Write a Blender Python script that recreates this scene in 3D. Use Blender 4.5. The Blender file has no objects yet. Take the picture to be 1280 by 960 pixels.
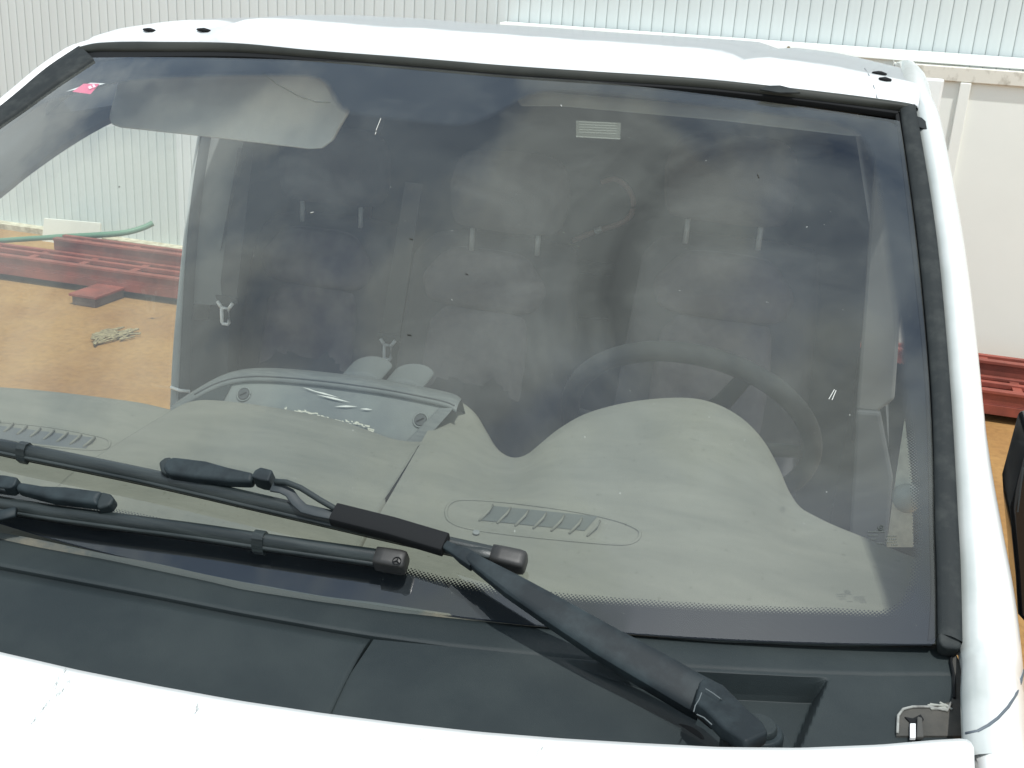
import bpy, bmesh, math, random
from mathutils import Vector, Matrix, noise
from mathutils.bvhtree import BVHTree
from math import sin, cos, pi, radians, sqrt, atan2
random.seed(7)
SC = bpy.context.scene
COL = SC.collection

# ------------------------------------------------------------------ camera
CP = Vector((0.6455, -0.9509, 1.9063)); YAW, PITCH, ROLL, F = 0.29162, 0.33858, 0.06207, 1401.93
cf = Vector((-sin(YAW)*cos(PITCH), cos(YAW)*cos(PITCH), -sin(PITCH)))
r0 = Vector((cos(YAW), sin(YAW), 0)); u0 = r0.cross(cf)
cr = r0*cos(ROLL) + u0*sin(ROLL); cu = -r0*sin(ROLL) + u0*cos(ROLL)
cam = bpy.data.cameras.new('camera'); camo = bpy.data.objects.new('camera', cam); COL.objects.link(camo)
M = Matrix((cr, cu, -cf)).transposed().to_4x4(); M.translation = CP; camo.matrix_world = M
cam.sensor_width = 36; cam.lens = F/1280*36; cam.clip_start = .02; cam.clip_end = 500
SC.camera = camo
# ------------------------------------------------------------------ sun and sky
to_sun = Vector((.20, -.25, .93)).normalized()
EL = math.asin(to_sun.z); AZ = atan2(to_sun.x, to_sun.y)
sl = bpy.data.lights.new('sun', 'SUN'); sl.energy = 3.6; sl.angle = radians(1.2); sl.color = (1, .99, .96)
so = bpy.data.objects.new('sun', sl); COL.objects.link(so)
so.rotation_euler = to_sun.to_track_quat('Z', 'Y').to_euler(); so.location = (4, -3, 6)
W = bpy.data.worlds.new('World'); SC.world = W; W.use_nodes = True
nt = W.node_tree; nt.nodes.clear()
def N(t, ty, **k):
    n = t.nodes.new(ty)
    for a, b in k.items():
        if a.startswith('i_'): n.inputs[a[2:].replace('_', ' ')].default_value = b
        else: setattr(n, a, b)
    return n
sky = N(nt, 'ShaderNodeTexSky', sky_type='NISHITA', sun_disc=False, sun_elevation=EL, sun_rotation=AZ, air_density=1.0, dust_density=1.2)
L = nt.links.new
tc = N(nt, 'ShaderNodeTexCoord'); mp = N(nt, 'ShaderNodeMapping'); mp.inputs['Location'].default_value = (.55, .1, .3); mp.inputs['Scale'].default_value = (1, 1, 1.3)
nz = N(nt, 'ShaderNodeTexNoise'); nz.inputs['Scale'].default_value = 4.2; nz.inputs['Detail'].default_value = 9; nz.inputs['Roughness'].default_value = .55
rp = N(nt, 'ShaderNodeValToRGB'); rp.color_ramp.elements[0].position = .41; rp.color_ramp.elements[1].position = .55
mx = N(nt, 'ShaderNodeMixRGB'); mx.inputs[2].default_value = (6.1, 6.9, 7.4, 1)
cz_ = N(nt, 'ShaderNodeSeparateXYZ'); L(tc.outputs['Generated'], cz_.inputs[0])
cm = N(nt, 'ShaderNodeMapRange'); cm.inputs['From Min'].default_value = .98; cm.inputs['From Max'].default_value = .45; L(cz_.outputs[2], cm.inputs[0])
cc = N(nt, 'ShaderNodeMixRGB'); cc.inputs[1].default_value = (5.0, 5.6, 5.7, 1); cc.inputs[2].default_value = (9.5, 10.3, 10.4, 1)   # thicker, brighter cloud towards the horizon
L(cm.outputs[0], cc.inputs[0]); L(cc.outputs[0], mx.inputs[2])
bg = N(nt, 'ShaderNodeBackground'); bg.inputs[1].default_value = .13; wo = N(nt, 'ShaderNodeOutputWorld')
L(tc.outputs['Generated'], mp.inputs[0]); L(mp.outputs[0], nz.inputs[0])
acc = nz.outputs[0]
for ctr, rad_, amp in (((.20, .36, .92), .20, -.26), ((-.64, .36, .68), .30, -.12), ((.14, -.14, .98), .36, -.22), ((-.42, -.16, .90), .26, -.10), ((-.33, .18, .93), .26, .16), ((-.05, .22, .97), .16, .06), ((-.36, .34, .87), .20, -.28), ((-.02, .42, .91), .12, -.12)):   # openings and banks of the broken cloud
    dn = N(nt, 'ShaderNodeVectorMath', operation='DISTANCE'); dn.inputs[1].default_value = ctr; L(tc.outputs['Generated'], dn.inputs[0])
    mr = N(nt, 'ShaderNodeMapRange', interpolation_type='SMOOTHSTEP'); mr.inputs['From Min'].default_value = rad_; mr.inputs['From Max'].default_value = 0; mr.inputs['To Max'].default_value = amp; L(dn.outputs['Value'], mr.inputs[0])
    ad = N(nt, 'ShaderNodeMath', operation='ADD'); L(acc, ad.inputs[0]); L(mr.outputs[0], ad.inputs[1]); acc = ad.outputs[0]
L(acc, rp.inputs[0]); L(rp.outputs[0], mx.inputs[0])
st = N(nt, 'ShaderNodeMixRGB', blend_type='MULTIPLY'); st.inputs[0].default_value = 1; st.inputs[2].default_value = (1, 1.12, 1.14, 1); L(sky.outputs[0], st.inputs[1]); L(st.outputs[0], mx.inputs[1]); L(mx.outputs[0], bg.inputs[0]); L(bg.outputs[0], wo.inputs[0])
SC.view_settings.view_transform = 'Standard'; SC.view_settings.look = 'None'; SC.view_settings.exposure = 0.06; SC.view_settings.gamma = 1
SC.render.engine = 'CYCLES'; SC.cycles.transparent_max_bounces = 16; SC.cycles.max_bounces = 8

# ------------------------------------------------------------------ materials
def srgb(r, g, b):
    f = lambda c: (c/255/12.92) if c/255 <= .04045 else ((c/255+.055)/1.055)**2.4
    return (f(r), f(g), f(b), 1)
def mat(name, col, rough=.5, metal=0, col2=None, scale=40, bump=0, bscale=200, coat=0, spec=.5, amt=(.4, .65), detail=4, stretch=None):
    m = bpy.data.materials.new(name); m.use_nodes = True; t = m.node_tree; b = t.nodes['Principled BSDF']
    b.inputs['Base Color'].default_value = col; b.inputs['Roughness'].default_value = rough; b.inputs['Metallic'].default_value = metal
    b.inputs['Coat Weight'].default_value = coat; b.inputs['Coat Roughness'].default_value = .04; b.inputs['Specular IOR Level'].default_value = spec
    co = N(t, 'ShaderNodeNewGeometry')
    src = co.outputs['Position']
    if stretch:
        mm = N(t, 'ShaderNodeMapping'); mm.inputs['Scale'].default_value = stretch; t.links.new(src, mm.inputs[0]); src = mm.outputs[0]
    if col2:
        n = N(t, 'ShaderNodeTexNoise'); n.inputs['Scale'].default_value = scale; n.inputs['Detail'].default_value = detail; n.inputs['Roughness'].default_value = .6
        r = N(t, 'ShaderNodeValToRGB'); r.color_ramp.elements[0].position, r.color_ramp.elements[1].position = amt
        r.color_ramp.elements[0].color = col; r.color_ramp.elements[1].color = col2
        t.links.new(src, n.inputs[0]); t.links.new(n.outputs[0], r.inputs[0]); t.links.new(r.outputs[0], b.inputs['Base Color'])
    if bump:
        n2 = N(t, 'ShaderNodeTexNoise'); n2.inputs['Scale'].default_value = bscale; n2.inputs['Detail'].default_value = 2
        bp = N(t, 'ShaderNodeBump'); bp.inputs['Strength'].default_value = bump; bp.inputs['Distance'].default_value = .001
        t.links.new(co.outputs['Position'], n2.inputs[0]); t.links.new(n2.outputs[0], bp.inputs['Height']); t.links.new(bp.outputs[0], b.inputs['Normal'])
    return m
PAINT = mat('white_paint', (.78, .80, .79, 1), .28, coat=.6, col2=(.70, .71, .70, 1), scale=6, amt=(.45, .8))
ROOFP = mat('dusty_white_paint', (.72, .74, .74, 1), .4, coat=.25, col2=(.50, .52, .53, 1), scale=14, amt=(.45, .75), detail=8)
# the roof has a film of grey dust that starts just behind its front edge
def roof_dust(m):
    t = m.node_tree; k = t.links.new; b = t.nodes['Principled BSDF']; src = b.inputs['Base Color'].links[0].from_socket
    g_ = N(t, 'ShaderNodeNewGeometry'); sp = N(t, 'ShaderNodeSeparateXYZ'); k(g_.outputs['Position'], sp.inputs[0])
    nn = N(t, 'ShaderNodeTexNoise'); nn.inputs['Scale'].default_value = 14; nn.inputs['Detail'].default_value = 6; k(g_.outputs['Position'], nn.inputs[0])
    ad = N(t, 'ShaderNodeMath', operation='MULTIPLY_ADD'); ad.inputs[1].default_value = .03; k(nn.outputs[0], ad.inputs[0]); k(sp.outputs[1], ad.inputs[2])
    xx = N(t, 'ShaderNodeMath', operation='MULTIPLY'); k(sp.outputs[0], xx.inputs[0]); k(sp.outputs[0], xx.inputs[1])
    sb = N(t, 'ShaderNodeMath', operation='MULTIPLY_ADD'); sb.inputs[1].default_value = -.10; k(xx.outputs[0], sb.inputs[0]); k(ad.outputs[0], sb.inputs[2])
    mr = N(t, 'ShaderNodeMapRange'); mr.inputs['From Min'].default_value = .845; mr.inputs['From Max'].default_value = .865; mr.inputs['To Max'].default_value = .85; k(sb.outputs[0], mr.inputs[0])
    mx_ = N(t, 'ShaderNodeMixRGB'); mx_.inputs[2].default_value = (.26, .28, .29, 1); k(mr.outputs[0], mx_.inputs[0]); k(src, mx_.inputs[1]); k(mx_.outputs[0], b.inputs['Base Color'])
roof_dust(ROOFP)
PLASTIC = mat('black_plastic', (.013, .020, .022, 1), .60, col2=(.021, .029, .030, 1), scale=9, bump=.35, bscale=1400, detail=8, spec=.35)
ARMM = mat('satin_black_metal', (.006, .011, .014, 1), .62, col2=(.019, .029, .033, 1), scale=30, spec=.32, bump=.1, bscale=900)
BLADE = mat('blade_rubber', (.009, .014, .015, 1), .42, col2=(.028, .036, .036, 1), scale=8, stretch=(1, 12, 12), bump=.2, bscale=800)
BLACK = mat('deep_black', (.006, .007, .008, 1), .75, spec=.25)
RUBBER = mat('weathered_rubber', (.017, .021, .022, 1), .72, spec=.25, col2=(.045, .05, .048, 1), scale=35, bump=.2, bscale=900, detail=8, amt=(.45, .8))
GASK = mat('grey_gasket', (.030, .033, .028, 1), .6, spec=.3, col2=(.02, .023, .02, 1), scale=12)
DIRT = mat('dried_dirt', (.055, .065, .062, 1), .9, col2=(.27, .22, .14, 1), scale=5, amt=(.50, .70), detail=7, bump=.6, bscale=600)
SILVER = mat('grey_metal', (.030, .038, .042, 1), .55, spec=.4)
CHROME = mat('bright_metal', (.88, .88, .86, 1), .35)
CAPM = mat('end_cap_plastic', (.022, .022, .021, 1), .5, bump=.1)
SEAT = mat('grey_seat_fabric', (.17, .158, .168, 1), .95, col2=(.12, .112, .13, 1), scale=18, bump=.6, bscale=700, spec=.2)
SEATD = mat('dark_seat_fabric', (.08, .08, .088, 1), .95, col2=(.10, .098, .108, 1), scale=18, bump=.6, bscale=700, spec=.2)
TRIM = mat('grey_trim', (.20, .21, .205, 1), .7, col2=(.16, .17, .17, 1), scale=8, bump=.2, bscale=500)
TRIMD = mat('dark_trim', (.045, .05, .053, 1), .75, bump=.2, bscale=500)
LINER = mat('headliner_cloth', (.34, .35, .34, 1), .95, bump=.4, bscale=700)
VISOR = mat('visor_cloth', (.84, .84, .80, 1), .85, col2=(.75, .75, .72, 1), scale=10, bump=.3, bscale=600, spec=.2)
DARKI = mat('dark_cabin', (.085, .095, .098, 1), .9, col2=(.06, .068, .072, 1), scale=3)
WALLM = mat('pale_green_cladding', (.66, .715, .71, 1), .5, col2=(.60, .655, .65, 1), scale=1.2, amt=(.35, .7), detail=6, stretch=(1, 1, .25))
GROOVE = mat('cladding_groove', (.42, .475, .46, 1), .7)
CREAM = mat('cream_paint', (.83, .85, .80, 1), .55, col2=(.78, .80, .755, 1), scale=1.5, amt=(.4, .8), detail=7)
STAIN = mat('stained_cream_steel', (.72, .70, .62, 1), .6, col2=(.36, .33, .26, 1), scale=16, amt=(.50, .72), detail=9, bump=.3, bscale=80, stretch=(1, 1, .7))
RED = mat('red_oxide_steel', (.27, .062, .040, 1), .62, col2=(.17, .042, .028, 1), scale=7, detail=8, bump=.3, bscale=120)
WOODB = mat('old_timber', (.16, .11, .08, 1), .85, col2=(.09, .06, .05, 1), scale=25, stretch=(1, 6, 6), bump=.4, bscale=90)
GREENH = mat('green_hose_rubber', (.10, .22, .14, 1), .5)
BOARD = mat('white_board', (.78, .77, .70, 1), .6)
ROPE = mat('frayed_rope', (.34, .28, .16, 1), .9, col2=(.18, .14, .08, 1), scale=40)
FLESH = mat('pinkish_hose_plastic', (.42, .24, .22, 1), .5)
TYRE = mat('tyre_rubber', (.02, .02, .02, 1), .8)

def ground_mat():
    m = bpy.data.materials.new('ochre_concrete'); m.use_nodes = True; t = m.node_tree; b = t.nodes['Principled BSDF']; b.inputs['Roughness'].default_value = .85
    co = N(t, 'ShaderNodeNewGeometry')
    n1 = N(t, 'ShaderNodeTexNoise'); n1.inputs['Scale'].default_value = 1.3; n1.inputs['Detail'].default_value = 9; n1.inputs['Roughness'].default_value = .65
    n2 = N(t, 'ShaderNodeTexNoise'); n2.inputs['Scale'].default_value = 30; n2.inputs['Detail'].default_value = 5
    r1 = N(t, 'ShaderNodeValToRGB'); e = r1.color_ramp.elements; e[0].position = .33; e[0].color = (.25, .12, .034, 1); e[1].position = .68; e[1].color = (.38, .22, .072, 1)
    x = N(t, 'ShaderNodeMixRGB', blend_type='MULTIPLY'); x.inputs[0].default_value = .5
    r2 = N(t, 'ShaderNodeValToRGB'); r2.color_ramp.elements[0].position = .3; r2.color_ramp.elements[0].color = (.6, .58, .55, 1); r2.color_ramp.elements[1].position = .6; r2.color_ramp.elements[1].color = (1, 1, 1, 1)
    t.links.new(co.outputs['Position'], n1.inputs[0]); t.links.new(co.outputs['Position'], n2.inputs[0])
    t.links.new(n1.outputs[0], r1.inputs[0]); t.links.new(n2.outputs[0], r2.inputs[0]); t.links.new(r1.outputs[0], x.inputs[1]); t.links.new(r2.outputs[0], x.inputs[2])
    t.links.new(x.outputs[0], b.inputs['Base Color'])
    bp = N(t, 'ShaderNodeBump'); bp.inputs['Strength'].default_value = .3; bp.inputs['Distance'].default_value = .01
    t.links.new(n2.outputs[0], bp.inputs['Height']); t.links.new(bp.outputs[0], b.inputs['Normal'])
    return m
GROUND = ground_mat()

def dash_mat():
    m = bpy.data.materials.new('dusty_dash_plastic'); m.use_nodes = True; t = m.node_tree; b = t.nodes['Principled BSDF']
    b.inputs['Roughness'].default_value = .8; b.inputs['Specular IOR Level'].default_value = .3
    co = N(t, 'ShaderNodeNewGeometry'); mm = N(t, 'ShaderNodeMapping'); mm.inputs['Scale'].default_value = (1, 3.6, 3.0); mm.inputs['Rotation'].default_value = (0, 0, .25)
    n1 = N(t, 'ShaderNodeTexNoise'); n1.inputs['Scale'].default_value = 6; n1.inputs['Detail'].default_value = 12; n1.inputs['Roughness'].default_value = .72; n1.inputs['Distortion'].default_value = .4
    r1 = N(t, 'ShaderNodeValToRGB'); e = r1.color_ramp.elements; e[0].position = .34; e[0].color = (.145, .147, .124, 1); e[1].position = .66; e[1].color = (.188, .187, .157, 1)
    t.links.new(co.outputs['Position'], mm.inputs[0]); t.links.new(mm.outputs[0], n1.inputs[0]); t.links.new(n1.outputs[0], r1.inputs[0])
    n2 = N(t, 'ShaderNodeTexNoise'); n2.inputs['Scale'].default_value = 130; n2.inputs['Detail'].default_value = 3
    r2 = N(t, 'ShaderNodeValToRGB'); e = r2.color_ramp.elements; e[0].position = .27; e[0].color = (.6, .6, .55, 1); e[1].position = .34; e[1].color = (1, 1, 1, 1)
    x = N(t, 'ShaderNodeMixRGB', blend_type='MULTIPLY'); x.inputs[0].default_value = .6
    t.links.new(co.outputs['Position'], n2.inputs[0]); t.links.new(n2.outputs[0], r2.inputs[0]); t.links.new(r1.outputs[0], x.inputs[1]); t.links.new(r2.outputs[0], x.inputs[2]); t.links.new(x.outputs[0], b.inputs['Base Color'])
    n3 = N(t, 'ShaderNodeTexNoise'); n3.inputs['Scale'].default_value = 900
    bp = N(t, 'ShaderNodeBump'); bp.inputs['Strength'].default_value = .4; bp.inputs['Distance'].default_value = .0008
    t.links.new(co.outputs['Position'], n3.inputs[0]); t.links.new(n3.outputs[0], bp.inputs['Height']); t.links.new(bp.outputs[0], b.inputs['Normal'])
    return m
DASH = dash_mat()

def glass_mat(name, dust=True, boost=1.9):
    m = bpy.data.materials.new(name); m.use_nodes = True; t = m.node_tree; t.nodes.clear(); k = t.links.new
    out = N(t, 'ShaderNodeOutputMaterial'); tr = N(t, 'ShaderNodeBsdfTransparent'); tr.inputs[0].default_value = (.93, .96, .935, 1)
    gl = N(t, 'ShaderNodeBsdfGlossy'); gl.inputs['Roughness'].default_value = .012; gl.inputs[0].default_value = (1, 1, 1, 1)
    fr = N(t, 'ShaderNodeLayerWeight'); fr.inputs[0].default_value = .5
    pw = N(t, 'ShaderNodeMath', operation='POWER'); pw.inputs[1].default_value = 5; k(fr.outputs['Facing'], pw.inputs[0])
    ma = N(t, 'ShaderNodeMath', operation='MULTIPLY_ADD'); ma.inputs[1].default_value = .96; ma.inputs[2].default_value = .04; k(pw.outputs[0], ma.inputs[0])
    mu = N(t, 'ShaderNodeMath', operation='MULTIPLY'); mu.inputs[1].default_value = boost; mu.use_clamp = True
    mix = N(t, 'ShaderNodeMixShader'); k(ma.outputs[0], mu.inputs[0]); k(mu.outputs[0], mix.inputs[0]); k(tr.outputs[0], mix.inputs[1]); k(gl.outputs[0], mix.inputs[2])
    if not dust:
        k(mix.outputs[0], out.inputs[0]); return m
    co = N(t, 'ShaderNodeNewGeometry'); sep = N(t, 'ShaderNodeSeparateXYZ'); k(co.outputs['Position'], sep.inputs[0])
    def math_(op, a, b=None, c=None):
        n = N(t, 'ShaderNodeMath', operation=op)
        for i, v in enumerate((a, b, c)):
            if v is None: continue
            if isinstance(v, (int, float)): n.inputs[i].default_value = v
            else: k(v, n.inputs[i])
        return n.outputs[0]
    # hand wiped rings round a point high on the driver's side
    dx = math_('SUBTRACT', sep.outputs[0], .56); dz = math_('MULTIPLY', math_('SUBTRACT', sep.outputs[2], 1.60), 1.5)
    nd = N(t, 'ShaderNodeTexNoise'); nd.inputs['Scale'].default_value = 5; nd.inputs['Detail'].default_value = 3; k(co.outputs['Position'], nd.inputs[0])
    rad = math_('SQRT', math_('ADD', math_('MULTIPLY', dx, dx), math_('MULTIPLY', dz, dz)))
    rad2 = math_('ADD', rad, math_('MULTIPLY', nd.outputs[0], .07))
    n1 = N(t, 'ShaderNodeTexNoise', noise_dimensions='1D'); n1.inputs['Scale'].default_value = 55; n1.inputs['Detail'].default_value = 5; k(rad2, n1.inputs['W'])
    band = N(t, 'ShaderNodeMapRange'); band.inputs['From Min'].default_value = .40; band.inputs['From Max'].default_value = .37; k(rad2, band.inputs[0])
    core = N(t, 'ShaderNodeMapRange'); core.inputs['From Min'].default_value = .14; core.inputs['From Max'].default_value = .24; k(rad2, core.inputs[0])
    rings = math_('MULTIPLY', math_('MULTIPLY', math_('MULTIPLY', math_('ADD', n1.outputs[0], -.42), band.outputs[0]), core.outputs[0]), .03)
    n2 = N(t, 'ShaderNodeTexNoise'); n2.inputs['Scale'].default_value = 3.2; n2.inputs['Detail'].default_value = 7; n2.inputs['Distortion'].default_value = .6; k(co.outputs['Position'], n2.inputs[0])
    n3 = N(t, 'ShaderNodeTexNoise'); n3.inputs['Scale'].default_value = 210; n3.inputs['Detail'].default_value = 2; k(co.outputs['Position'], n3.inputs[0])
    spk = N(t, 'ShaderNodeMapRange'); spk.inputs['From Min'].default_value = .76; spk.inputs['From Max'].default_value = .80; spk.inputs['To Max'].default_value = .35; k(n3.outputs[0], spk.inputs[0])
    base = N(t, 'ShaderNodeMapRange'); base.inputs['From Min'].default_value = .3; base.inputs['From Max'].default_value = .72; base.inputs['To Min'].default_value = .032; base.inputs['To Max'].default_value = .095; k(n2.outputs[0], base.inputs[0])
    fac = N(t, 'ShaderNodeMath', operation='ADD'); fac.use_clamp = True; low_ = N(t, 'ShaderNodeMapRange', interpolation_type='SMOOTHSTEP'); low_.inputs['From Min'].default_value = 1.33; low_.inputs['From Max'].default_value = 1.44; low_.inputs['To Min'].default_value = .22; k(sep.outputs[2], low_.inputs[0])   # the wiped foot of the screen is cleaner
    k(math_('ADD', math_('MULTIPLY', base.outputs[0], low_.outputs[0]), rings), fac.inputs[0]); k(spk.outputs[0], fac.inputs[1])
    # a broad curved wipe mark: cleared strip on its rim, thin film inside
    arc = N(t, 'ShaderNodeMapRange', interpolation_type='SMOOTHSTEP'); arc.inputs['From Min'].default_value = .045; arc.inputs['From Max'].default_value = .005; k(math_('ABSOLUTE', math_('SUBTRACT', rad2, .225)), arc.inputs[0])
    ins = N(t, 'ShaderNodeMapRange', interpolation_type='SMOOTHSTEP'); ins.inputs['From Min'].default_value = .25; ins.inputs['From Max'].default_value = .19; k(rad2, ins.inputs[0])
    upz = N(t, 'ShaderNodeMapRange', interpolation_type='SMOOTHSTEP'); upz.inputs['From Min'].default_value = 1.47; upz.inputs['From Max'].default_value = 1.56; k(sep.outputs[2], upz.inputs[0])
    n4 = N(t, 'ShaderNodeTexNoise'); n4.inputs['Scale'].default_value = 7; n4.inputs['Detail'].default_value = 8; n4.inputs['Roughness'].default_value = .65; n4.inputs['Distortion'].default_value = .5; k(co.outputs['Position'], n4.inputs[0])
    blot = N(t, 'ShaderNodeMapRange'); blot.inputs['From Min'].default_value = .46; blot.inputs['From Max'].default_value = .68; blot.inputs['To Max'].default_value = .04; k(n4.outputs[0], blot.inputs[0])
    adj = math_('MULTIPLY', math_('ADD', math_('MULTIPLY', arc.outputs[0], -.032), math_('MULTIPLY', ins.outputs[0], .018)), upz.outputs[0])
    f2 = N(t, 'ShaderNodeMath', operation='ADD'); f2.use_clamp = True; k(math_('ADD', fac.outputs[0], adj), f2.inputs[0]); k(math_('MULTIPLY', blot.outputs[0], low_.outputs[0]), f2.inputs[1]); fac = f2
    df = N(t, 'ShaderNodeBsdfDiffuse'); df.inputs[0].default_value = (.47, .50, .455, 1)
    m2 = N(t, 'ShaderNodeMixShader'); k(fac.outputs[0], m2.inputs[0]); k(mix.outputs[0], m2.inputs[1]); k(df.outputs[0], m2.inputs[2]); k(m2.outputs[0], out.inputs[0])
    return m
GLASS = glass_mat('dusty_windscreen_glass'); SIDEGLASS = glass_mat('side_glass', False, 1.2)

def frit_mat():
    m = bpy.data.materials.new('frit_dots'); m.use_nodes = True; t = m.node_tree; t.nodes.clear(); k = t.links.new
    out = N(t, 'ShaderNodeOutputMaterial'); tr = N(t, 'ShaderNodeBsdfTransparent'); b = N(t, 'ShaderNodeBsdfPrincipled')
    b.inputs['Base Color'].default_value = (.010, .013, .018, 1); b.inputs['Roughness'].default_value = .7; b.inputs['Specular IOR Level'].default_value = .1
    uv = N(t, 'ShaderNodeUVMap', uv_map='UVMap'); sp = N(t, 'ShaderNodeSeparateXYZ'); k(uv.outputs[0], sp.inputs[0])
    def mt(op, a, b_=None):
        n = N(t, 'ShaderNodeMath', operation=op)
        for i, v in enumerate((a, b_)):
            if v is None: continue
            if isinstance(v, (int, float)): n.inputs[i].default_value = v
            else: k(v, n.inputs[i])
        return n.outputs[0]
    P = .0040
    gp = N(t, 'ShaderNodeNewGeometry'); sg = N(t, 'ShaderNodeSeparateXYZ'); k(gp.outputs['Position'], sg.inputs[0]); zz = mt('MULTIPLY', sg.outputs[2], 1.92)
    a = mt('MULTIPLY', mt('ADD', sg.outputs[0], zz), 1/P); c = mt('MULTIPLY', mt('SUBTRACT', sg.outputs[0], zz), 1/P)
    fa = mt('SUBTRACT', mt('FRACT', a), .5); fc = mt('SUBTRACT', mt('FRACT', c), .5)
    dist = mt('SQRT', mt('ADD', mt('MULTIPLY', fa, fa), mt('MULTIPLY', fc, fc)))
    rad = mt('ADD', .24, mt('MULTIPLY', sp.outputs[1], 38.0))
    al = mt('LESS_THAN', dist, rad)
    mix = N(t, 'ShaderNodeMixShader'); k(al, mix.inputs[0]); k(tr.outputs[0], mix.inputs[1]); k(b.outputs[0], mix.inputs[2]); k(mix.outputs[0], out.inputs[0])
    return m
FRIT = frit_mat()

# ------------------------------------------------------------------ mesh helpers
class MB:
    def __init__(s): s.v = []; s.f = []
    def pt(s, p): s.v.append(tuple(p)); return len(s.v)-1
    def grid(s, rows, closed=False, flip=False):
        n = len(rows[0]); b = len(s.v)
        for r in rows:
            for p in r: s.v.append(tuple(p))
        for i in range(len(rows)-1):
            for j in range(n if closed else n-1):
                a, c = b+i*n+j, b+i*n+(j+1) % n; q = (a, c, c+n, a+n)
                s.f.append(q[::-1] if flip else q)
        return s
    def box(s, c, d, mtx=None):
        b = len(s.v); c = Vector(c)
        for z in (-.5, .5):
            for x, y in ((-.5, -.5), (.5, -.5), (.5, .5), (-.5, .5)):
                p = Vector((x*d[0], y*d[1], z*d[2]))
                if mtx: p = mtx @ p
                s.v.append(tuple(p+c))
        for q in ((3, 2, 1, 0), (4, 5, 6, 7), (0, 1, 5, 4), (1, 2, 6, 5), (2, 3, 7, 6), (3, 0, 4, 7)): s.f.append(tuple(b+i for i in q))
        return s
    def tube(s, path, r, n=10, sx=1, sy=1, up=(0, 0, 1), caps=True):
        path = [Vector(p) for p in path]; rows = []
        for i, p in enumerate(path):
            d = (path[min(i+1, len(path)-1)] - path[max(i-1, 0)]).normalized()
            a = d.cross(Vector(up));
            if a.length < 1e-4: a = d.cross(Vector((1, 0, 0)))
            a.normalize(); bb = a.cross(d)
            rr = r[i] if isinstance(r, (list, tuple)) else r
            rows.append([p + a*cos(2*pi*k/n)*rr*sx + bb*sin(2*pi*k/n)*rr*sy for k in range(n)])
        b = len(s.v); s.grid(rows, closed=True)
        if caps:
            s.f.append(tuple(b+k for k in range(n))[::-1]); s.f.append(tuple(b+(len(rows)-1)*n+k for k in range(n)))
        return s
    def prism(s, poly, off):
        """poly: list of 3D points; off: vector of thickness"""
        b = len(s.v); n = len(poly); off = Vector(off)
        for p in poly: s.v.append(tuple(p))
        for p in poly: s.v.append(tuple(Vector(p)+off))
        s.f.append(tuple(b+i for i in range(n))[::-1]); s.f.append(tuple(b+n+i for i in range(n)))
        for i in range(n): j = (i+1) % n; s.f.append((b+i, b+j, b+n+j, b+n+i))
        return s
    def mesh(s, name, m, smooth=False):
        me = bpy.data.meshes.new(name); me.from_pydata(s.v, [], s.f); me.update()
        bm = bmesh.new(); bm.from_mesh(me); bmesh.ops.recalc_face_normals(bm, faces=bm.faces); bm.to_mesh(me); bm.free()
        if m: me.materials.append(m)
        if smooth:
            for p in me.polygons: p.use_smooth = True
        return me
WL = {}
def link(name, me, parent=None, loc=None, rot=None):
    o = bpy.data.objects.new(name, me); COL.objects.link(o)
    base = Vector((0, 0, 0)); o.parent = parent
    off = WL.get(parent.name, Vector((0, 0, 0))) if parent else Vector((0, 0, 0))
    w = Vector(loc) if loc is not None else Vector((0, 0, 0))
    o.location = w - off; WL[o.name] = w
    if rot: o.rotation_euler = rot
    return o
def part(name, mb, m, parent=None, smooth=False, bevel=0, seg=2, label=None, sub=0, loc=None):
    o = link(name, mb.mesh(name, m, smooth), parent, loc)
    if bevel:
        b = o.modifiers.new('bevel', 'BEVEL'); b.width = bevel; b.segments = seg; b.limit_method = 'ANGLE'; b.angle_limit = radians(35)
    if sub:
        q = o.modifiers.new('subsurf', 'SUBSURF'); q.levels = sub; q.render_levels = sub
    if (smooth and bevel) or smooth == 2:
        for p in o.data.polygons: p.use_smooth = True
        try:
            a = o.modifiers.new('wn', 'WEIGHTED_NORMAL'); a.keep_sharp = True
        except Exception: pass
    if label: o['label'] = label
    return o
def thing(name, label, cat, loc=(0, 0, 0), group=None):
    o = bpy.data.objects.new(name, None); COL.objects.link(o); o.location = loc; WL[o.name] = Vector(loc); o['label'] = label; o['category'] = cat
    o.empty_display_size = .1
    if group: o['group'] = group
    return o
def tag(o, label=None, cat=None, group=None, kind=None):
    if label: o['label'] = label
    if cat: o['category'] = cat
    if group: o['group'] = group
    if kind: o['kind'] = kind
    return o
def ray(px, py): return (cf + cr*((px-640)/F) - cu*((py-480)/F)).normalized()
def pl(px, py, ax, v):
    D = ray(px, py); t = (v-CP[ax])/D[ax]; return CP + D*t
def ppl(px, py, p0, n):
    D = ray(px, py); n = Vector(n); t = (Vector(p0)-CP).dot(n)/D.dot(n); return CP + D*t
def cr_spline(pts, n):
    """resample a polyline with Catmull-Rom; pts may be tuples of any length"""
    out = []
    P = [pts[0]] + list(pts) + [pts[-1]]
    segs = len(pts)-1
    for i in range(n):
        u = i/(n-1)*segs; k = min(int(u), segs-1); t = u-k
        p0, p1, p2, p3 = P[k], P[k+1], P[k+2], P[k+3]
        out.append(tuple(.5*((2*b)+(-a+c)*t+(2*a-5*b+4*c-d)*t*t+(-a+3*b-3*c+d)*t**3) for a, b, c, d in zip(p0, p1, p2, p3)))
    return out
def lerp(pts, x):
    for (a, b), (c, d) in zip(pts, pts[1:]):
        if x <= c: return b+(d-b)*(x-a)/(c-a) if c != a else b
    return pts[-1][1]
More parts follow.
